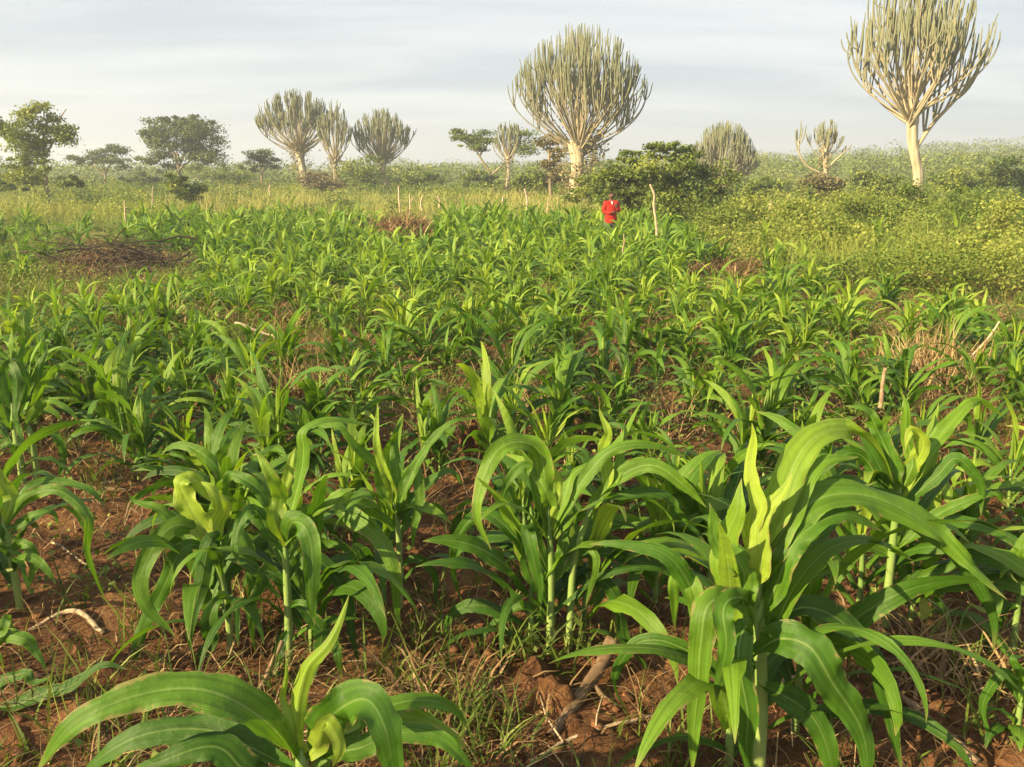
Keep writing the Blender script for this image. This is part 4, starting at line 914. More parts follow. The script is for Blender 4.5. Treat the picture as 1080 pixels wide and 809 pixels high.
hero_maize("maize plant with one broad leaf hanging over soil, right of the tangled-top one", 422, 640,
    [[(422, 640, 0), (422, 600, 0), (420, 560, 0), (415, 530, 0)]],
    [([(416, 545, 0), (395, 495, 0), (375, 465, -0.02), (358, 448, -0.02), (348, 440, 0)], 0.05, dict(tone=0.55, face=0.7)),
     ([(416, 560, 0), (390, 535, -0.04), (362, 530, -0.1), (388, 560, -0.2), (412, 600, -0.26), (418, 640, -0.28), (424, 665, -0.28)], 0.075, dict(tone=0.42, face=0.8, fold=0.15)),
     ([(416, 550, 0), (408, 500, 0), (400, 460, 0.02), (398, 425, 0.04)], 0.045, dict(tone=0.88, face=0.9, fold=0.6)),
     ([(418, 550, 0), (430, 505, 0), (440, 480, 0.03), (475, 448, 0.08), (505, 440, 0.12)], 0.045, dict(tone=0.6, face=0.55)),
     ([(418, 555, 0), (428, 520, 0), (440, 500, 0), (438, 540, -0.05), (436, 580, -0.06)], 0.05, dict(tone=0.4, face=0.8)),
     ([(416, 550, 0), (422, 500, 0.03), (416, 460, 0.05), (425, 440, 0.1)], 0.05, dict(tone=0.65, face=0.8)),
     ([(417, 555, 0), (440, 520, 0.05), (470, 500, 0.08), (490, 512, 0.1)], 0.05, dict(tone=0.42, face=0.6)),
     ([(420, 590, 0), (400, 575, 0.02), (385, 560, 0.05), (370, 580, 0.06)], 0.045, dict(tone=0.3, face=0.7)),
     ([(421, 600, 0), (440, 590, 0), (455, 605, 0), (462, 640, 0)], 0.035, dict(tone=0.3, face=0.7))], 106, rad=0.011, clear=0.2)
hero_maize("vigorous dark maize just behind the biggest one, stalk pale at the foot", 934, 668,
    [[(934, 668, 0), (936, 630, 0), (940, 590, 0), (945, 540, 0), (952, 500, 0)]],
    [([(950, 530, 0), (958, 490, 0), (960, 450, 0), (952, 415, 0.02)], 0.055, dict(tone=0.8, face=0.9, fold=0.6)),
     ([(950, 530, 0), (938, 490, 0), (930, 455, 0.02), (912, 432, 0.04), (890, 428, 0.06)], 0.07, dict(tone=0.45, face=0.7)),
     ([(951, 530, 0), (962, 490, 0), (968, 460, -0.02), (962, 452, -0.04), (955, 475, -0.05)], 0.06, dict(tone=0.92, face=0.8)),
     ([(952, 530, 0), (975, 480, 0.02), (1000, 440, 0.06), (1032, 425, 0.1), (1060, 440, 0.12)], 0.06, dict(tone=0.6, face=0.6)),
     ([(952, 540, 0), (985, 500, 0), (1010, 480, 0), (1030, 505, -0.02), (1035, 545, -0.03)], 0.055, dict(tone=0.42, face=0.75)),
     ([(948, 545, 0), (920, 500, 0.02), (895, 480, 0.03), (870, 490, 0.04), (860, 520, 0.04)], 0.055, dict(tone=0.45, face=0.7)),
     ([(948, 550, 0), (930, 505, -0.02), (915, 470, -0.02), (905, 450, 0)], 0.06, dict(tone=0.32, face=0.8)),
     ([(950, 540, 0), (970, 500, 0.05), (985, 455, 0.1), (990, 425, 0.15)], 0.055, dict(tone=0.6, face=0.8)),
     ([(944, 580, 0), (975, 560, -0.02), (1010, 530, -0.03), (1045, 520, -0.02), (1062, 535, -0.02)], 0.05, dict(tone=0.55, face=0.6)),
     ([(942, 590, 0), (920, 575, 0), (895, 590, 0), (880, 625, 0)], 0.05, dict(tone=0.32, face=0.7)),
     ([(938, 620, 0), (960, 610, 0.02), (985, 625, 0.03), (1000, 660, 0.03)], 0.04, dict(tone=0.3, face=0.7))], 107, rad=0.014, clear=0.25)
hero_maize("maize plant at the left edge with two pale stalks and tall stiff leaves", 22, 520,
    [[(26, 522, 0), (22, 490, 0), (16, 455, 0), (12, 425, 0)], [(40, 520, 0.03), (36, 480, 0.03), (28, 440, 0.03)]],
    [([(14, 450, 0), (10, 410, 0), (8, 385, 0.01), (14, 400, -0.05), (18, 460, -0.08)], 0.075, dict(tone=0.42, face=0.85)),
     ([(28, 450, 0.03), (45, 410, 0.03), (62, 385, 0.05), (90, 392, 0.08)], 0.06, dict(tone=0.55, face=0.6)),
     ([(26, 455, 0.03), (40, 430, 0), (65, 425, -0.03), (85, 450, -0.04)], 0.055, dict(tone=0.45, face=0.7)),
     ([(14, 450, 0), (24, 410, 0), (22, 380, 0.02), (30, 350, 0.05)], 0.05, dict(tone=0.6, face=0.85)),
     ([(14, 455, 0), (-5, 420, 0), (-25, 405, 0), (-45, 430, 0)], 0.06, dict(tone=0.4, face=0.7)),
     ([(34, 470, 0.03), (52, 455, 0), (62, 470, -0.02), (64, 510, -0.03)], 0.05, dict(tone=0.36, face=0.8)),
     ([(20, 480, 0), (5, 465, 0), (-12, 480, -0.02), (-20, 520, -0.02)], 0.05, dict(tone=0.32, face=0.8)),
     ([(28, 450, 0.03), (36, 415, 0.05), (48, 380, 0.08), (46, 355, 0.1)], 0.05, dict(tone=0.5, face=0.8))], 108, rad=0.017, clear=0.3)
hero_maize("shaded maize plant at the left edge with a ribbon leaf hanging to the soil", 22, 648,
    [[(22, 648, 0), (16, 610, 0), (8, 570, 0), (2, 545, 0)]],
    [([(4, 560, 0), (30, 525, -0.01), (62, 515, -0.03), (90, 545, -0.06), (92, 585, -0.08), (112, 635, -0.1)], 0.05, dict(tone=0.5, face=0.75, twist=0.6)),
     ([(4, 560, 0), (20, 530, 0.04), (50, 512, 0.08), (90, 512, 0.1), (112, 535, 0.1)], 0.045, dict(tone=0.52, face=0.6)),
     ([(3, 560, 0), (10, 520, 0), (-5, 490, 0.02), (-15, 470, 0.05)], 0.06, dict(tone=0.7, face=0.9)),
     ([(4, 565, 0), (28, 545, 0), (50, 540, 0), (62, 555, 0)], 0.045, dict(tone=0.42, face=0.6)),
     ([(6, 570, 0), (-10, 560, -0.03), (-20, 600, -0.06), (-18, 650, -0.07)], 0.06, dict(tone=0.35, face=0.8)),
     ([(10, 590, 0), (22, 570, 0), (32, 590, -0.03), (30, 625, -0.04)], 0.04, dict(tone=0.45, face=0.8))], 109, rad=0.012)
hero_maize("low maize plant in the lower left corner with two short drooping leaves", -18, 735,
    [[(-18, 735, 0), (-14, 705, 0), (-8, 682, 0)]],
    [([(-8, 690, 0), (10, 672, 0), (30, 674, -0.02), (48, 708, -0.05)], 0.05, dict(tone=0.4, face=0.7)),
     ([(-8, 690, 0), (0, 660, 0), (8, 650, 0.02), (15, 670, 0.03)], 0.04, dict(tone=0.5, face=0.8)),
     ([(-10, 745, -0.1), (30, 742, -0.12), (75, 722, -0.12), (110, 702, -0.1), (135, 706, -0.1)], 0.055, dict(tone=0.32, face=0.6)),
     ([(-10, 725, -0.05), (15, 718, -0.06), (40, 718, -0.06), (55, 712, -0.06)], 0.04, dict(tone=0.35, face=0.6)),
     ([(-8, 690, 0), (-22, 670, 0), (-40, 680, 0)], 0.05, dict(tone=0.45, face=0.6))], 110, rad=0.011)
hero_maize("maize plant at the right edge whose leaves droop beside yellowing weed leaves", 1068, 690,
    [[(1068, 690, 0), (1072, 650, 0), (1078, 610, 0)]],
    [([(1076, 625, 0), (1062, 612, -0.02), (1052, 625, -0.04), (1048, 665, -0.05)], 0.045, dict(tone=0.6, face=0.8)),
     ([(1078, 620, 0), (1070, 590, 0), (1082, 560, 0.02)], 0.06, dict(tone=0.6, face=0.8)),
     ([(1078, 620, 0), (1100, 590, 0), (1130, 590, 0)], 0.06, dict(tone=0.5, face=0.7)),
     ([(1076, 640, 0), (1060, 640, 0), (1046, 660, 0), (1042, 700, 0)], 0.04, dict(tone=0.35, face=0.8))], 111, rad=0.011)
hero_maize("small maize plant sprouting low in the lower right corner", 1072, 790,
    [[(1072, 790, 0), (1074, 760, 0), (1078, 735, 0)]],
    [([(1076, 745, 0), (1062, 715, 0), (1050, 712, -0.02), (1042, 745, -0.03), (1046, 785, -0.04)], 0.034, dict(tone=0.45, face=0.7)),
     ([(1077, 740, 0), (1088, 705, 0), (1100, 690, 0)], 0.04, dict(tone=0.55, face=0.7)),
     ([(1076, 745, 0), (1080, 720, 0.03), (1070, 700, 0.05), (1078, 690, 0.08)], 0.035, dict(tone=0.6, face=0.7))], 112, rad=0.009)

# further stems in the same hills
def companions():
    spec = [(768, 812, 0.80, "slim maize stem pressed against the left side of the biggest maize"), (838, 775, 0.72, "shaded maize stem half hidden behind the biggest maize plant"), (560, 684, 0.62, "low leafy maize stem at the left foot of the two-stalked maize"),
            (615, 672, 0.66, "maize stem just behind the two-stalked maize, its leaves mixed with it"), (225, 676, 0.58, "short maize stem squeezed beside the glowing-hearted maize"), (330, 690, 0.66, "leafy maize stem touching the tangled-top maize from behind"),
            (405, 628, 0.60, "small maize stem in the same hill as the hanging-leaf maize"), (905, 650, 0.70, "maize stem between the biggest maize and the vigorous dark one"), (960, 655, 0.62, "low maize stem at the right foot of the vigorous dark maize"),
            (690, 640, 0.62, "dark maize stem behind the curled left leaf of the biggest maize"), (748, 628, 0.66, "upright maize stem rising behind the biggest maize's spear leaf"), (8, 600, 0.6, "maize stem at the left edge behind the shaded ribbon-leaf maize")]
    for k, (px, py, H, lb) in enumerate(spec):
        b = ground(px, py); t = thing("maize_plant", b - [0, 0, 0.015], lb, "maize plant", "maize plants growing in the field")
        for nm, V, F, uv, tn in maize_plant(900 + k, H, 2, 1.0, 0.2, -0.04 if k % 3 else 0.08): MB().add(V, F, uv, tn).build(nm, M["maize"] if nm == "leaf" else M["stalk"], t)
        HEROES.append((b[0], b[1], 0.12))
companions()
# the rest of the field: hills of one to three stalks on loose rows
def scatter_field():
    rng = np.random.default_rng(77); rows = []; y = 2.75; k = 0
    while y < 31:
        step = rng.uniform(0.42, 0.53) * (1 if y < 12 else 1.12); half = 0.80 * y + 2.0
        x = -half + rng.uniform(0, 0.5); row = []
        while x < half:
            xx = x + rng.normal(0, 0.10); yy = y + rng.normal(0, 0.09)
            x += rng.uniform(0.31, 0.54) * (1 if y < 14 else 1.2)
            side = xx / max(yy, 0.1)
            dens = 0.84
            px, py, _ = proj([xx, yy, float(gz(xx, yy))])
            bare = fbm(xx / 2.4 + 7, yy / 2.4, 91, 3)
            if bare < 0.25 and not (px < 300 and 375 < py < 520): dens = 0.25
            if px < 300 and 375 < py < 525: dens = 1.0
            if side < np.interp(yy, [9, 12, 20, 30], [-0.62, -0.36, -0.42, -0.46]) and yy > 9: dens *= 0.22
            if side > np.interp(yy, [9, 14, 20, 31], [0.62, 0.36, 0.22, 0.17]) and yy > 9: dens *= 0.10
            # open soil in the middle foreground and between the near plants
            if 430 < px < 545 and py > 560: continue
            if 610 < px < 790 and py > 640: continue
            if py > 640 and 0 < px < 1080: continue
            if 70 < px < 150 and 520 < py < 720: continue
            if ((px - 130) / 100) ** 2 + ((py - 298) / 40) ** 2 < 0.3 + 0.9 * rng.random(): continue
            if ((px - 285) / 45) ** 2 + ((py - 372) / 30) ** 2 < 1 and rng.random() < 0.8: continue
            if ((px - 768) / 45) ** 2 + ((py - 306) / 18) ** 2 < 1: continue
            if ((px - 425) / 45) ** 2 + ((py - 258) / 16) ** 2 < 1: continue
            if rng.random() > dens: continue
            if any((xx - a) ** 2 + (yy - b) ** 2 < (c + 0.1) ** 2 for a, b, c in HEROES): continue
            for s in range(int(rng.choice([1, 2, 3], p=[0.25, 0.45, 0.3]))):
                q = (xx + rng.normal(0, 0.055) * (s > 0), yy + rng.normal(0, 0.055) * (s > 0))
                row.append((q[0], q[1], float(rng.uniform(0.66, 1.10) * (0.86 if s else 1.0) * np.interp(yy, [2.5, 4, 6, 10, 16, 21], [0.88, 0.72, 0.66, 0.76, 0.98, 1.25]) * (1.12 if px < 300 and yy < 7 else 1.0)), float(rng.uniform(0, 6.283)), int(rng.integers(0, 12))))
        rows.append(row); y += step
    return rows
ROWS = scatter_field()
ALL = [(r, *p) for r, row in enumerate(ROWS) for p in row]
arr = np.array([(p[1], p[2]) for p in ALL]); zz = gz(arr[:, 0], arr[:, 1])
qx, qy, qz = proj(np.stack([arr[:, 0], arr[:, 1], zz + 0.4], 1))
inview = (qx > 4) & (qx < 1076) & (qz > 0.5) & (qy < 800)
order = [i for i in np.argsort(qz) if inview[i]]
N_IND = 300 - len(HEROES)
chosen = set(order[:N_IND])
PROTO_H = [0.70, 0.78, 0.62, 0.85, 0.74, 0.66, 0.80, 0.58, 0.72, 0.88, 0.68, 0.76]
PROTO_UP = [0.2, 0.9, 0.0, 0.5, -0.3, 0.7, 0.0, 0.4, 1.0, 0.2, -0.2, 0.5]
PROTO_BR = [0, .2, -.08, 0.02, 0, .28, -.10, .08, .18, 0, -.06, .12]
POST = ["with arching leaves", "with stiff leaves", "with spreading leaves", "with layered leaves", "with hanging leaves", "with bright heart",
        "with dark drooping leaves", "with short curved leaves", "with pale erect leaves", "with long arching leaves", "with wide floppy leaves", "with fresh curved leaves"]
ORD = "zero first second third fourth fifth sixth seventh eighth ninth tenth eleventh twelfth thirteenth fourteenth fifteenth sixteenth seventeenth eighteenth nineteenth twentieth".split()
def ordinal(k):
    if k <= 20: return ORD[k]
    t = {2: "twenty", 3: "thirty", 4: "forty", 5: "fifty", 6: "sixty"}[k // 10]
    return t + ("-" + ORD[k % 10] if k % 10 else "ieth")
protos = []
def place_individuals():
    per_row = {}
    for i in chosen: per_row.setdefault(ALL[i][0], []).append(i)
    used_rows = sorted(per_row)
    for rank, r in enumerate(used_rows, 1):
        ids = sorted(per_row[r], key=lambda i: qx[i])
        for c, i in enumerate(ids, 1):
            _, x, y, sc, rot, kind = ALL[i]
            size = "tall" if PROTO_H[kind] * sc > 0.80 else "small" if PROTO_H[kind] * sc < 0.58 else "knee-high"
            label = f"{size} maize {POST[kind]}, {ordinal(c)} from left, {ordinal(rank)} row from camera"
            z = float(gz(x, y)) - 0.015
            if protos[kind] is None:
                t = thing("maize_plant", (x, y, z), label, "maize plant", "maize plants growing in the field")
                for nm, V, F, uv, tn in maize_plant(500 + kind, PROTO_H[kind], 2, 1.0, PROTO_UP[kind], PROTO_BR[kind]):
                    MB().add(V, F, uv, tn).build(nm, M["maize"] if nm == "leaf" else M["stalk"], t)
                protos[kind] = t
            else:
                t = protos[kind].copy(); COL.objects.link(t)
                for ch in protos[kind].children:
                    c2 = ch.copy(); c2.parent = t; COL.objects.link(c2)
                t["label"] = label
            t.location = (x, y, z); t.rotation_euler = (0, 0, rot); t.scale = (sc, sc, sc)
protos = [None] * 12
place_individuals()
def field_mass():
    lib = {}
    mb, sb = MB(), MB()
    for i, p in enumerate(ALL):
        if i in chosen: continue
        _, x, y, sc, rot, kind = p
        lod = 1 if y < 18 else 0
        if (kind, lod) not in lib: lib[(kind, lod)] = maize_plant(500 + kind, PROTO_H[kind], lod, 1.0, PROTO_UP[kind], PROTO_BR[kind])
        c, s = math.cos(rot), math.sin(rot); Rm = np.array([[c, -s, 0], [s, c, 0], [0, 0, 1]]) * sc
        dt = (hash2(np.array([i]), np.array([kind]), 3)[0] - 0.5) * 0.36
        for nm, V, F, uv, tn in lib[(kind, lod)]:
            mb.add(V @ Rm.T + [x, y, zz[i] - 0.01], F, uv, np.clip(tn + dt, 0, 1))
    if mb.n: tag(mb.build("distant_maize", M["maize"]), None, None, None, "stuff")
field_mass()

# ------------------------------------------------------------------ sticks, stump, heaps, mounds, posts
def stick(name, label, path, r0, r1, mat="wood", seed=0, group=None, cat="stick", tone=0.5, wob=0.006, lift=True, Y=None, side=None):
    """path: photo pixels on the ground + height above it in metres"""
    rng = np.random.default_rng(seed)
    P = []
    for a, b, h in path:
        g = ground(a, b) if Y is None else at(a, b, Y)
        P.append(g + (np.array([0, 0, h]) if Y is None else 0))
    P = np.array(P); base = P[0].copy(); n = 5 + 5 * len(path)
    C = catmull(P, n) - base
    ww = np.stack([np.convolve(rng.normal(0, wob * 2.2, n + 6), np.ones(7) / 7, 'valid') for _ in range(3)], 1); C += ww - ww[0]
    V, F, uv = tube(C, np.linspace(r0, r1, n) * (1 + np.convolve(rng.normal(0, 0.12, n + 2), np.ones(3) / 3, 'valid')), 8)
    mb = MB().add(V, F, uv, np.clip(rng.normal(tone, 0.12, len(V)), 0, 1))
    for (u, d, ln) in (side or []):
        s = C[int(u * (n - 1))]; e = s + norm(np.array(d, float)) * ln
        V, F, uv = tube(np.array([s, (s + e) / 2 + rng.normal(0, ln * 0.06, 3), e]), np.array([0.6, 0.45, 0.2]) * r0, 6); mb.add(V, F, uv, tone)
    o = mb.build(name, M[mat]); o.location = base
    return tag(o, label, cat, group)
# pixels on the ground are where the piece touches it; heights lift the far ends
stick("fallen_branch", "thick brown broken branch propped on the soil before the big foreground plant", [(580, 782, 0.015), (605, 750, 0.02), (632, 722, 0.06), (646, 712, 0.13)], 0.018, 0.026, seed=1, wob=0.003, tone=0.2, side=[(0.55, (0.25, -0.3, -0.1), 0.12)])
stick("twig", "long thin grey twig lying right of the thick brown branch", [(560, 806, 0.01), (600, 785, 0.015), (660, 768, 0.02), (730, 752, 0.02)], 0.006, 0.005, seed=2, tone=0.75, wob=0.004, side=[(0.3, (-0.3, 0.6, 0.3), 0.16), (0.5, (0.2, 0.6, 0.5), 0.1)])
stick("leaning_stick", "reddish dry stick leaning up before the pale-topped maize plant", [(266, 742, 0.0), (284, 728, 0.07), (300, 718, 0.15)], 0.009, 0.008, seed=3, tone=0.35, wob=0.002)
stick("twig", "pale bent twig on shaded soil near the left edge", [(22, 672, 0.01), (50, 660, 0.02), (76, 653, 0.04), (92, 660, 0.03), (110, 672, 0.01)], 0.008, 0.009, seed=4, tone=0.7, wob=0.004)
stick("twig", "short thin twig lying across soil under the ribbon-leaved maize", [(55, 574, 0.01), (80, 590, 0.01), (105, 606, 0.01)], 0.006, 0.004, seed=5, tone=0.75)
stick("fallen_branch", "brown branch sloping to the lower right under the big plant's leaves", [(945, 738, 0.02), (985, 772, 0.02), (1032, 812, 0.02)], 0.012, 0.016, seed=6, tone=0.4, wob=0.004)
stick("twig", "straight reddish stalk piece on bare soil left of the glowing-hearted plant", [(78, 519, 0.02), (105, 520, 0.03), (134, 521, 0.02)], 0.011, 0.011, seed=7, tone=0.6, wob=0.002)
stick("twig", "pale straw-coloured stalk lying before the low sunlit soil patch", [(108, 512, 0.01), (130, 508, 0.02)], 0.011, 0.009, seed=8, tone=0.85, wob=0.002)
stick("twig", "thin grey twig lying behind the big foreground plant's bare stalk", [(800, 735, 0.03), (850, 722, 0.03), (880, 718, 0.03)], 0.007, 0.006, seed=9, tone=0.6)
stick("dry_stalk", "dead pale upright stalk standing among maize behind the dark vigorous plant", [(928, 430, 0), (931, 408, 0), (934, 388, 0)], 0.014, 0.010, seed=10, tone=0.55, Y=4.6, wob=0.003, cat="stalk")
stick("leaning_stick", "thin pale stick slanting up near the right edge of the field", [(1012, 388, 0), (1035, 366, 0), (1056, 340, 0)], 0.013, 0.008, seed=11, tone=0.8, Y=6.6, wob=0.006)
stick("twig", "long pale twig arched over a bare brown patch left of centre", [(248, 341, 0), (275, 347, 0), (300, 356, 0)], 0.016, 0.010, seed=12, tone=0.85, Y=7.6, wob=0.01)
stick("wooden_pole", "crooked pale wooden pole upright right of the red-jacketed person", [(693, 252, 0), (692, 232, 0), (690, 216, 0), (689.5, 204, 0), (686, 194, 0)], 0.034, 0.026, seed=13, tone=0.85, Y=20.5, wob=0.008, cat="pole")
stick("dry_stalk", "leaning broken pale stump piece before the red-jacketed person", [(645, 276, 0), (644, 264, 0)], 0.032, 0.022, seed=14, tone=0.6, Y=16.5, wob=0.004, cat="stalk")
stick("dry_stalk", "thin brown dead stem standing before the red-jacketed person", [(655, 274, 0), (657, 258, 0), (658, 246, 0)], 0.02, 0.01, seed=15, tone=0.6, Y=16.8, wob=0.01, cat="stalk")
for k, (a, y0, y1, Yp, r, lb) in enumerate([
        (555, 226, 199, 36, 0.055, "tallest pale fence post, left of the creeper snag"),
        (531, 226, 207, 36, 0.05, "short pale post just left of the tallest fence post"),
        (577, 226, 208, 37, 0.035, "thin faint post right of the tallest fence post"),
        (422, 224, 196, 36, 0.05, "leftmost crooked pale stake behind the dry grass heap"),
        (432, 226, 205, 34, 0.045, "forked pale stake beside the crooked one behind the heap"),
        (445, 222, 206, 36, 0.045, "short leaning stake right of the forked one"),
        (463, 220, 206, 37, 0.045, "rightmost short stake behind the dry grass heap"),
        (285, 206, 195, 45, 0.05, "pale lone stake left of the vine-clad euphorbia pair"),
        (160, 222, 196, 36, 0.035, "thin dry stem upright left of the lone dark shrub"),
        (133, 240, 212, 26, 0.03, "thin dead stem standing in weeds behind the brush pile"),
        (812, 222, 212, 34, 0.09, "pale short stump right of the big dark bush"),
        (1046, 246, 232, 24, 0.05, "pale forked stub among weeds at the right")]):
    stick("fence_post" if k < 8 else "dead_stem" if k < 10 else "stump", lb, [(a, y0, 0), (a + 1 * (-1) ** k, (y0 + y1) / 2, 0), (a + 1.5 * (k % 3 - 1), y1, 0)], r, r * 0.7, seed=30 + k, tone=0.85, Y=Yp, wob=0.008,
          cat="post" if k < 8 else "stem" if k < 10 else "stump", side=[(0.6, (0.4, 0, 0.7), 0.35)] if k in (4, 11) else None, group="weathered stakes along the field edge" if k < 8 else None)

def brush_pile():
    rng = np.random.default_rng(60); c = ground(120, 285)
    root = thing("brush_pile", c, "sprawling pile of dark cut branches left of centre", "brush pile")
    mb = MB(); Y = c[1]; k = 15.0 / 1000
    for i in range(520):
        cc = [(-0.9, 0.15), (0.2, 0.0), (0.35, 0.3), (1.15, -1.0)][i % 4]; x = cc[0] + rng.normal(0, 0.65); y = cc[1] + rng.normal(0, 0.45); L_ = rng.uniform(0.5, 1.9)
        a = rng.normal(0, 0.95) + (math.pi if rng.random() < 0.5 else 0); h = max(0.03, (0.35 + 0.5 * (i % 3 == 0)) * math.exp(-((x - cc[0]) / 0.8) ** 2 - ((y - cc[1]) / 0.6) ** 2) * rng.random() ** 0.7)
        g0 = float(gz(c[0] + x, c[1] + y)) - c[2]
        d = np.array([math.cos(a), math.sin(a), rng.normal(0.10, 0.22)])
        C = np.array([x, y, g0 + h]) + np.linspace(-0.5, 0.5, 6)[:, None] * d * L_; C += rng.normal(0, 0.03, C.shape); C[:, 2] = np.maximum(C[:, 2], g0 + 0.015)
        r = rng.uniform(0.004, 0.017) if rng.random() < 0.85 else rng.uniform(0.015, 0.028)
        V, F, uv = tube(C, np.linspace(r, r * 0.4, 6), 5); mb.add(V, F, uv, np.clip(rng.normal(0.45, 0.22), 0, 1))
    mb.build("heaped_branch", M["darkwood"], root)
    lf = rng.normal(0, 1, (3200, 3)) * [1.7, 1.1, 0.0]; lf[:, 2] = gz(c[0] + lf[:, 0], c[1] + lf[:, 1]) - c[2] + rng.random(3200) * 0.45 * np.exp(-(lf[:, 0] / 1.3) ** 2 - (lf[:, 1] / 0.8) ** 2)
    b = MB(); b.add(*blades(lf, rng.uniform(0.12, 0.42, 3200), 0.014, rng, 1.1, np.clip(rng.normal(0.25, 0.2, 3200), 0, 1))); b.build("dry_foliage", M["straw"], root)
brush_pile()
def stump():
    rng = np.random.default_rng(61); p = ground(131, 279)
    z = np.linspace(-0.05, 0.42, 9) * 1.25; C = np.stack([0.02 * np.sin(z * 9), 0.02 * np.cos(z * 7), z], 1)
    V, F, uv = tube(C, np.interp(z, [-.05, .1, .28, .36, .42], [.11, .08, .085, .10, .06]), 12)
    V += rng.normal(0, 0.008, V.shape)
    o = MB().add(V, F, uv, np.clip(rng.normal(0.4, 0.2, len(V)), 0, 1)).build("tree_stump", M["char"]); o.location = p
    tag(o, "blackened knobbly tree stump poking out of the brush pile", "stump")
stump()
def heap(name, label, px, py, w, h, n, seed, tone=0.6, mat="straw", ln=(0.15, 0.45), cat="heap", stand=0.8):
    rng = np.random.default_rng(seed); c = ground(px, py); P = np.clip(rng.normal(0, 1, (n, 3)), -1.7, 1.7) * [w * 0.5, w * 0.32, 0]
    P[:, 2] = gz(c[0] + P[:, 0], c[1] + P[:, 1]) - c[2] + rng.random(n) * h * np.exp(-(P[:, 0] / (w * 0.5)) ** 2 - (P[:, 1] / (w * 0.4)) ** 2)
    mb = MB(); mb.add(*blades(P, rng.uniform(*ln, n), rng.uniform(0.006, 0.012, n) * max(1, c[1] / 6), rng, stand, np.clip(rng.normal(tone, 0.22, n), 0, 1)))
    o = mb.build(name, M[mat]); o.location = c
    return tag(o, label, cat)
heap("dry_grass_heap", "rust-brown heap of dry pulled grass before the crooked stakes", 425, 252, 1.7, 0.5, 1500, 62, 0.42, ln=(0.3, 0.8))
heap("dry_grass_heap", "reddish dry grass patch right of centre among the far maize", 768, 292, 1.1, 0.2, 700, 63, 0.35)
heap("dry_grass_heap", "pale straw patch beside the far weed thicket", 935, 302, 0.9, 0.15, 500, 64, 0.7)
heap("dry_plant", "withered straw-coloured dead plant clump behind the dark vigorous maize", 985, 412, 0.45, 0.15, 420, 65, 0.7, ln=(0.2, 0.55), stand=0.45, cat="plant")
heap("dry_plant", "brown dead weed clump standing behind the tangled-top maize", 316, 450, 0.45, 0.15, 420, 66, 0.35, ln=(0.2, 0.5), stand=0.5, cat="plant")
heap("dry_grass_heap", "tuft of flattened straw under the big plant's arching leaves", 985, 715, 0.32, 0.05, 210, 67, 0.45, ln=(0.1, 0.28), stand=1.1)
heap("dry_grass_heap", "thin straw tangle on the brown patch left of centre", 205, 350, 1.3, 0.12, 700, 68, 0.4)
heap("dry_grass_heap", "grey-brown straw tangle on shaded soil below the centre-left plants", 475, 745, 0.4, 0.04, 180, 69, 0.35, ln=(0.08, 0.24), stand=1.25)
heap("grass_tuft", "green grass tuft around the foot of the two-stalked maize", 560, 700, 0.25, 0.02, 50, 70, 0.4, mat="weed", ln=(0.1, 0.3), stand=0.8, cat="grass")
heap("grass_tuft", "feathery green tuft on bare soil below the two-stalked maize", 512, 770, 0.2, 0.02, 80, 71, 0.35, mat="weed", ln=(0.06, 0.2), stand=0.9, cat="grass")

def mound(name, label, px, py, r, h, seed, cat="mound"):
    rng = np.random.default_rng(seed); c = ground(px, py); n, m = 26, 52
    rr = np.linspace(0, 1, n)[:, None]; a = np.linspace(0, 2 * math.pi, m, endpoint=False)[None]
    lump = 1 + 0.22 * np.sin(3 * a + seed) + 0.12 * np.sin(5 * a + 2 * seed)
    X = rr * np.cos(a) * r * lump; Yv = rr * np.sin(a) * r * lump
    Z = h * (1 - rr ** 2) ** 1.3 * (1 + 0 * a) + (fbm(X / (r * .35) + 9, Yv / (r * .35), seed, 3) - 0.44) * h * 1.1 * (1 - rr ** 3) + (fbm(X / 0.035, Yv / 0.035, seed + 5, 2) - 0.37) * 0.022 * (1 - rr ** 4)
    Z = Z + (gz(c[0] + X, c[1] + Yv) - c[2]) * (rr ** 2) - 0.03 * rr ** 2
    o = MB().add(np.stack([X, Yv, Z], -1).reshape(-1, 3), grid_faces(n, m, True), None, 0.0).build(name, M["soil"]); o.location = c
    return tag(o, label, cat)
mound("soil_mound", "rounded red earth mound at the foot of the two-stalked maize", 566, 735, 0.16, 0.10, 3)
mound("soil_clod", "orange upright clay clod behind the two-stalked maize", 500, 485, 0.11, 0.20, 4, "clod")
mound("soil_clod", "reddish clay clod under the drooping leaves of the glowing-hearted maize", 192, 668, 0.07, 0.06, 5, "clod")
mound("soil_mound", "low crumbly red mound by the arching-leaved maize at the lower left", 95, 735, 0.22, 0.07, 6)
mound("soil_mound", "sunlit orange soil mound at the lower edge right of the twig", 650, 800, 0.20, 0.05, 7)
mound("termite_mound", "small orange termite mound at the far left field edge", 247, 235, 0.35, 0.30, 8)
mound("soil_mound", "low orange mound beside the dry straw patch left of centre", 285, 320, 0.45, 0.12, 9)
mound("soil_mound", "sunlit reddish mound left of the two-stalked maize's hanging leaf", 445, 600, 0.18, 0.08, 10)

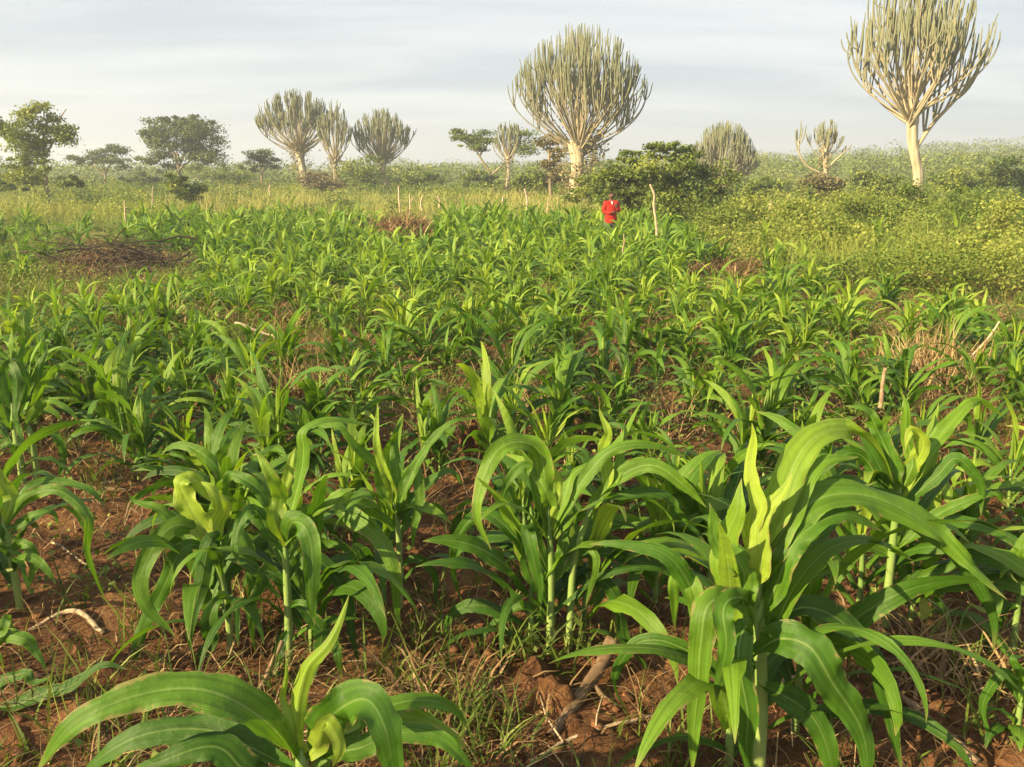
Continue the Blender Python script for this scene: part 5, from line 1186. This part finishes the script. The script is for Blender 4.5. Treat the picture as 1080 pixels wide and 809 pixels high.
def yellow_weed():
    rng = np.random.default_rng(72); c = ground(1005, 690)
    root = thing("broadleaf_weed", c, "small broad-leaved weed with yellowing leaves under the arching maize leaves", "weed")
    mb = MB()
    for k, (a, b, tn) in enumerate([(978, 632, 0.95), (990, 630, 0.95), (1022, 640, 0.9), (1000, 690, 0.4), (1010, 705, 0.35), (1018, 720, 0.3), (1004, 735, 0.4), (1028, 655, 0.6)]):
        e = at(a, b, c[1] + rng.normal(0, 0.04)) - c; s = np.array([0, 0, 0.0]); Cc = catmull(np.array([s, e * [0.4, 0.4, 0.7], e]), 6)
        V, F, uv = tube(Cc, 0.003, 5); MB().add(V, F, uv, 0.4).build("stem", M["stalk"], root)
        d = norm(np.array([rng.normal(), rng.normal() - 0.6, -0.2])); n = 8
        C = e + np.linspace(0, 1, n)[:, None] * d * 0.075; B = np.tile(norm(np.cross(d, [0, 0, 1.0])), (n, 1))
        MB().add(*blade_from_spine(C, B, 0.05, n, 5, rng, 0.2, 0.05, tn)).build("leaf", M["weed"], root)
yellow_weed()

# ------------------------------------------------------------------ far hut roof glimpsed under the acacia
def hut():
    p = onground(214, 92); mpp = 92 / FPX; z = at(214, 195, 92)[2] - p[2]
    root = thing("field_hut", p, "tiny far hut with pale blue sheet roof right of the broad acacia's foot", "hut")
    bm = bmesh.new()
    for sx, sy, sz, zc in ((1.1, 1.4, z, z / 2),):
        bmesh.ops.create_cube(bm, size=1.0, matrix=Matrix.Translation((0, 0, zc)) @ Matrix.Diagonal((sx * 1.8, sy * 1.8, sz, 1)))
    me = bpy.data.meshes.new("wall"); bm.to_mesh(me); bm.free(); me.materials.append(M["mud"])
    o = bpy.data.objects.new("wall", me); o.parent = root; COL.objects.link(o)
    v = [(-1.2, -1.5, z - .05), (1.2, -1.5, z - .05), (1.2, 1.5, z - .05), (-1.2, 1.5, z - .05), (-1.2, 0, z + .5), (1.2, 0, z + .5)]
    me = bpy.data.meshes.new("roof"); me.from_pydata(v, [], [(0, 1, 5, 4), (2, 3, 4, 5), (0, 4, 3), (1, 2, 5), (3, 2, 1, 0)]); me.materials.append(M["tarp"])
    o = bpy.data.objects.new("roof", me); o.parent = root; COL.objects.link(o)
hut()

# ------------------------------------------------------------------ the person in the red jacket
def skinned(name, chains, mat, parent, sub=2, root=0):
    """chains: list of lists of (x, y, z, radius); a chain may start with an int: (chain, vertex) index of an earlier joint"""
    bm = bmesh.new(); sl = bm.verts.layers.skin.verify(); idx = {}
    for ci, ch in enumerate(chains):
        prev = None
        for vi, q in enumerate(ch):
            if vi == 0 and len(q) == 2: prev = idx[q]; continue
            v = bm.verts.new(q[:3]); v[sl].radius = (q[3], q[4] if len(q) > 4 else q[3])
            if ci == 0 and vi == root: v[sl].use_root = True
            idx[(ci, vi)] = v
            if prev is not None: bm.edges.new((prev, v))
            prev = v
    me = bpy.data.meshes.new(name); bm.to_mesh(me); bm.free(); me.materials.append(mat)
    o = bpy.data.objects.new(name, me); COL.objects.link(o); o.parent = parent
    sk = o.modifiers.new("Skin", 'SKIN'); sk.use_smooth_shade = True
    ss = o.modifiers.new("Subdivision", 'SUBSURF'); ss.levels = sub; ss.render_levels = sub
    return o
def person():
    Y = 23.8; top = at(645, 202.5, Y); x, y = top[0], top[1]; g = float(gz(x, y)); H = top[2] - g; k = H / 1.70
    root = thing("person", (x, y, g), "person in a red jacket and grey trousers standing among the far maize", "person")
    root.rotation_euler = (0, 0, R(12)); root.scale = (k, k, k)
    # faces -Y (the camera); body is one skin: legs, trunk, neck, head, arms with hands
    hand_r = [(-0.02, -0.235, 1.235, 0.024), (0.02, -0.25, 1.26, 0.028)]
    chains = [[(0, 0, 0.92, 0.115, 0.09), (0, 0.0, 1.10, 0.115, 0.085), (0, 0.01, 1.28, 0.135, 0.095), (0, 0.01, 1.41, 0.085, 0.07), (0, 0.0, 1.49, 0.048), (0, -0.012, 1.555, 0.076, 0.088), (0, -0.008, 1.62, 0.084, 0.098), (0, -0.002, 1.672, 0.055, 0.065)]]
    for s in (-1, 1):
        chains.append([(0, 0), (s * 0.095, 0, 0.84, 0.082), (s * 0.105, -0.01, 0.50, 0.055), (s * 0.11, 0.015, 0.28, 0.05), (s * 0.11, 0.02, 0.09, 0.034), (s * 0.12, -0.07, 0.035, 0.032), (s * 0.125, -0.15, 0.025, 0.025)])
    # left of the picture arm: bent across the belly; right arm: hand raised to the chest
    chains.append([(0, 3), (-0.17, 0.01, 1.385, 0.055), (-0.235, 0.0, 1.12, 0.042), (-0.06, -0.17, 1.10, 0.031), (0.02, -0.185, 1.12, 0.026, 0.018)])
    ca = len(chains) - 1
    chains.append([(0, 3), (0.17, 0.01, 1.385, 0.055), (0.245, -0.01, 1.13, 0.042), (0.12, -0.18, 1.22, 0.031), (0.085, -0.20, 1.29, 0.026, 0.018)])
    cb = len(chains) - 1
    for j, (dx, dz, ln) in enumerate([(0.01, 0.026, 0.072), (0.014, 0.009, 0.08), (0.014, -0.008, 0.075), (0.01, -0.024, 0.06)]):
        chains.append([(ca, 4), (0.045, -0.19, 1.12 + dz, 0.009), (0.045 + ln * 0.55, -0.19, 1.118 + dz * 1.1, 0.008), (0.045 + ln * 0.9, -0.175, 1.112 + dz * 1.1, 0.0065)])
        chains.append([(cb, 4), (0.085 + dz * 0.9, -0.205, 1.315, 0.009), (0.078 + dz, -0.205, 1.315 + ln * 0.55, 0.008), (0.07 + dz, -0.192, 1.315 + ln * 0.85, 0.0065)])
    chains.append([(ca, 4), (0.03, -0.195, 1.15, 0.010), (0.055, -0.2, 1.168, 0.008)])
    chains.append([(cb, 4), (0.06, -0.205, 1.30, 0.010), (0.04, -0.205, 1.32, 0.008)])
    chains.append([(0, 6), (0, -0.105, 1.585, 0.014)])                      # nose
    for s in (-1, 1): chains.append([(0, 6), (s * 0.084, 0.008, 1.59, 0.016, 0.010)])   # ears
    skinned("body", chains, M["skin"], root)
    jc = [[(0, 0, 0.76, 0.20, 0.15), (0, 0, 0.84, 0.20, 0.15), (0, 0.0, 1.0, 0.195, 0.145), (0, 0.0, 1.14, 0.185, 0.14), (0, 0.01, 1.28, 0.185, 0.135), (0, 0.015, 1.40, 0.125, 0.10), (0, 0.012, 1.455, 0.066, 0.062)]]
    jc.append([(0, 5), (-0.17, 0.01, 1.385, 0.082), (-0.24, 0.0, 1.12, 0.065), (-0.085, -0.15, 1.10, 0.05), (-0.045, -0.178, 1.105, 0.042)])
    jc.append([(0, 5), (0.17, 0.01, 1.385, 0.082), (0.25, -0.01, 1.13, 0.065), (0.135, -0.165, 1.21, 0.05), (0.112, -0.185, 1.24, 0.042)])
    skinned("jacket", jc, M["red"], root)
    tc_ = [[(0, 0, 0.88, 0.17, 0.13), (0, 0, 1.0, 0.15, 0.115), (0, 0, 1.06, 0.12, 0.095)]]
    for s in (-1, 1): tc_.append([(0, 0), (s * 0.098, 0, 0.78, 0.115), (s * 0.108, -0.01, 0.50, 0.078), (s * 0.112, 0.012, 0.28, 0.07), (s * 0.112, 0.015, 0.10, 0.062)])
    skinned("trousers", tc_, M["grey"], root)
    skinned("hair", [[(0, 0.035, 1.585, 0.078, 0.064), (0, 0.014, 1.65, 0.088, 0.094), (0, 0.0, 1.692, 0.06, 0.068)]], M["hair"], root)
    bm = bmesh.new()
    for s in (-1, 1):
        bmesh.ops.create_uvsphere(bm, u_segments=8, v_segments=6, radius=0.011, matrix=Matrix.Translation((s * 0.03, -0.092, 1.60)))
    me = bpy.data.meshes.new("eyes"); bm.to_mesh(me); bm.free(); me.materials.append(M["hair"]); o = bpy.data.objects.new("eye_pair", me); o.parent = root; COL.objects.link(o)
    # pale shirt collar showing in the open neck of the jacket
    skinned("shirt_collar", [[(0.0, -0.05, 1.43, 0.045, 0.04), (0.0, -0.092, 1.385, 0.025, 0.025), (0.0, -0.105, 1.34, 0.012, 0.016)]], M["white"], root)
person()
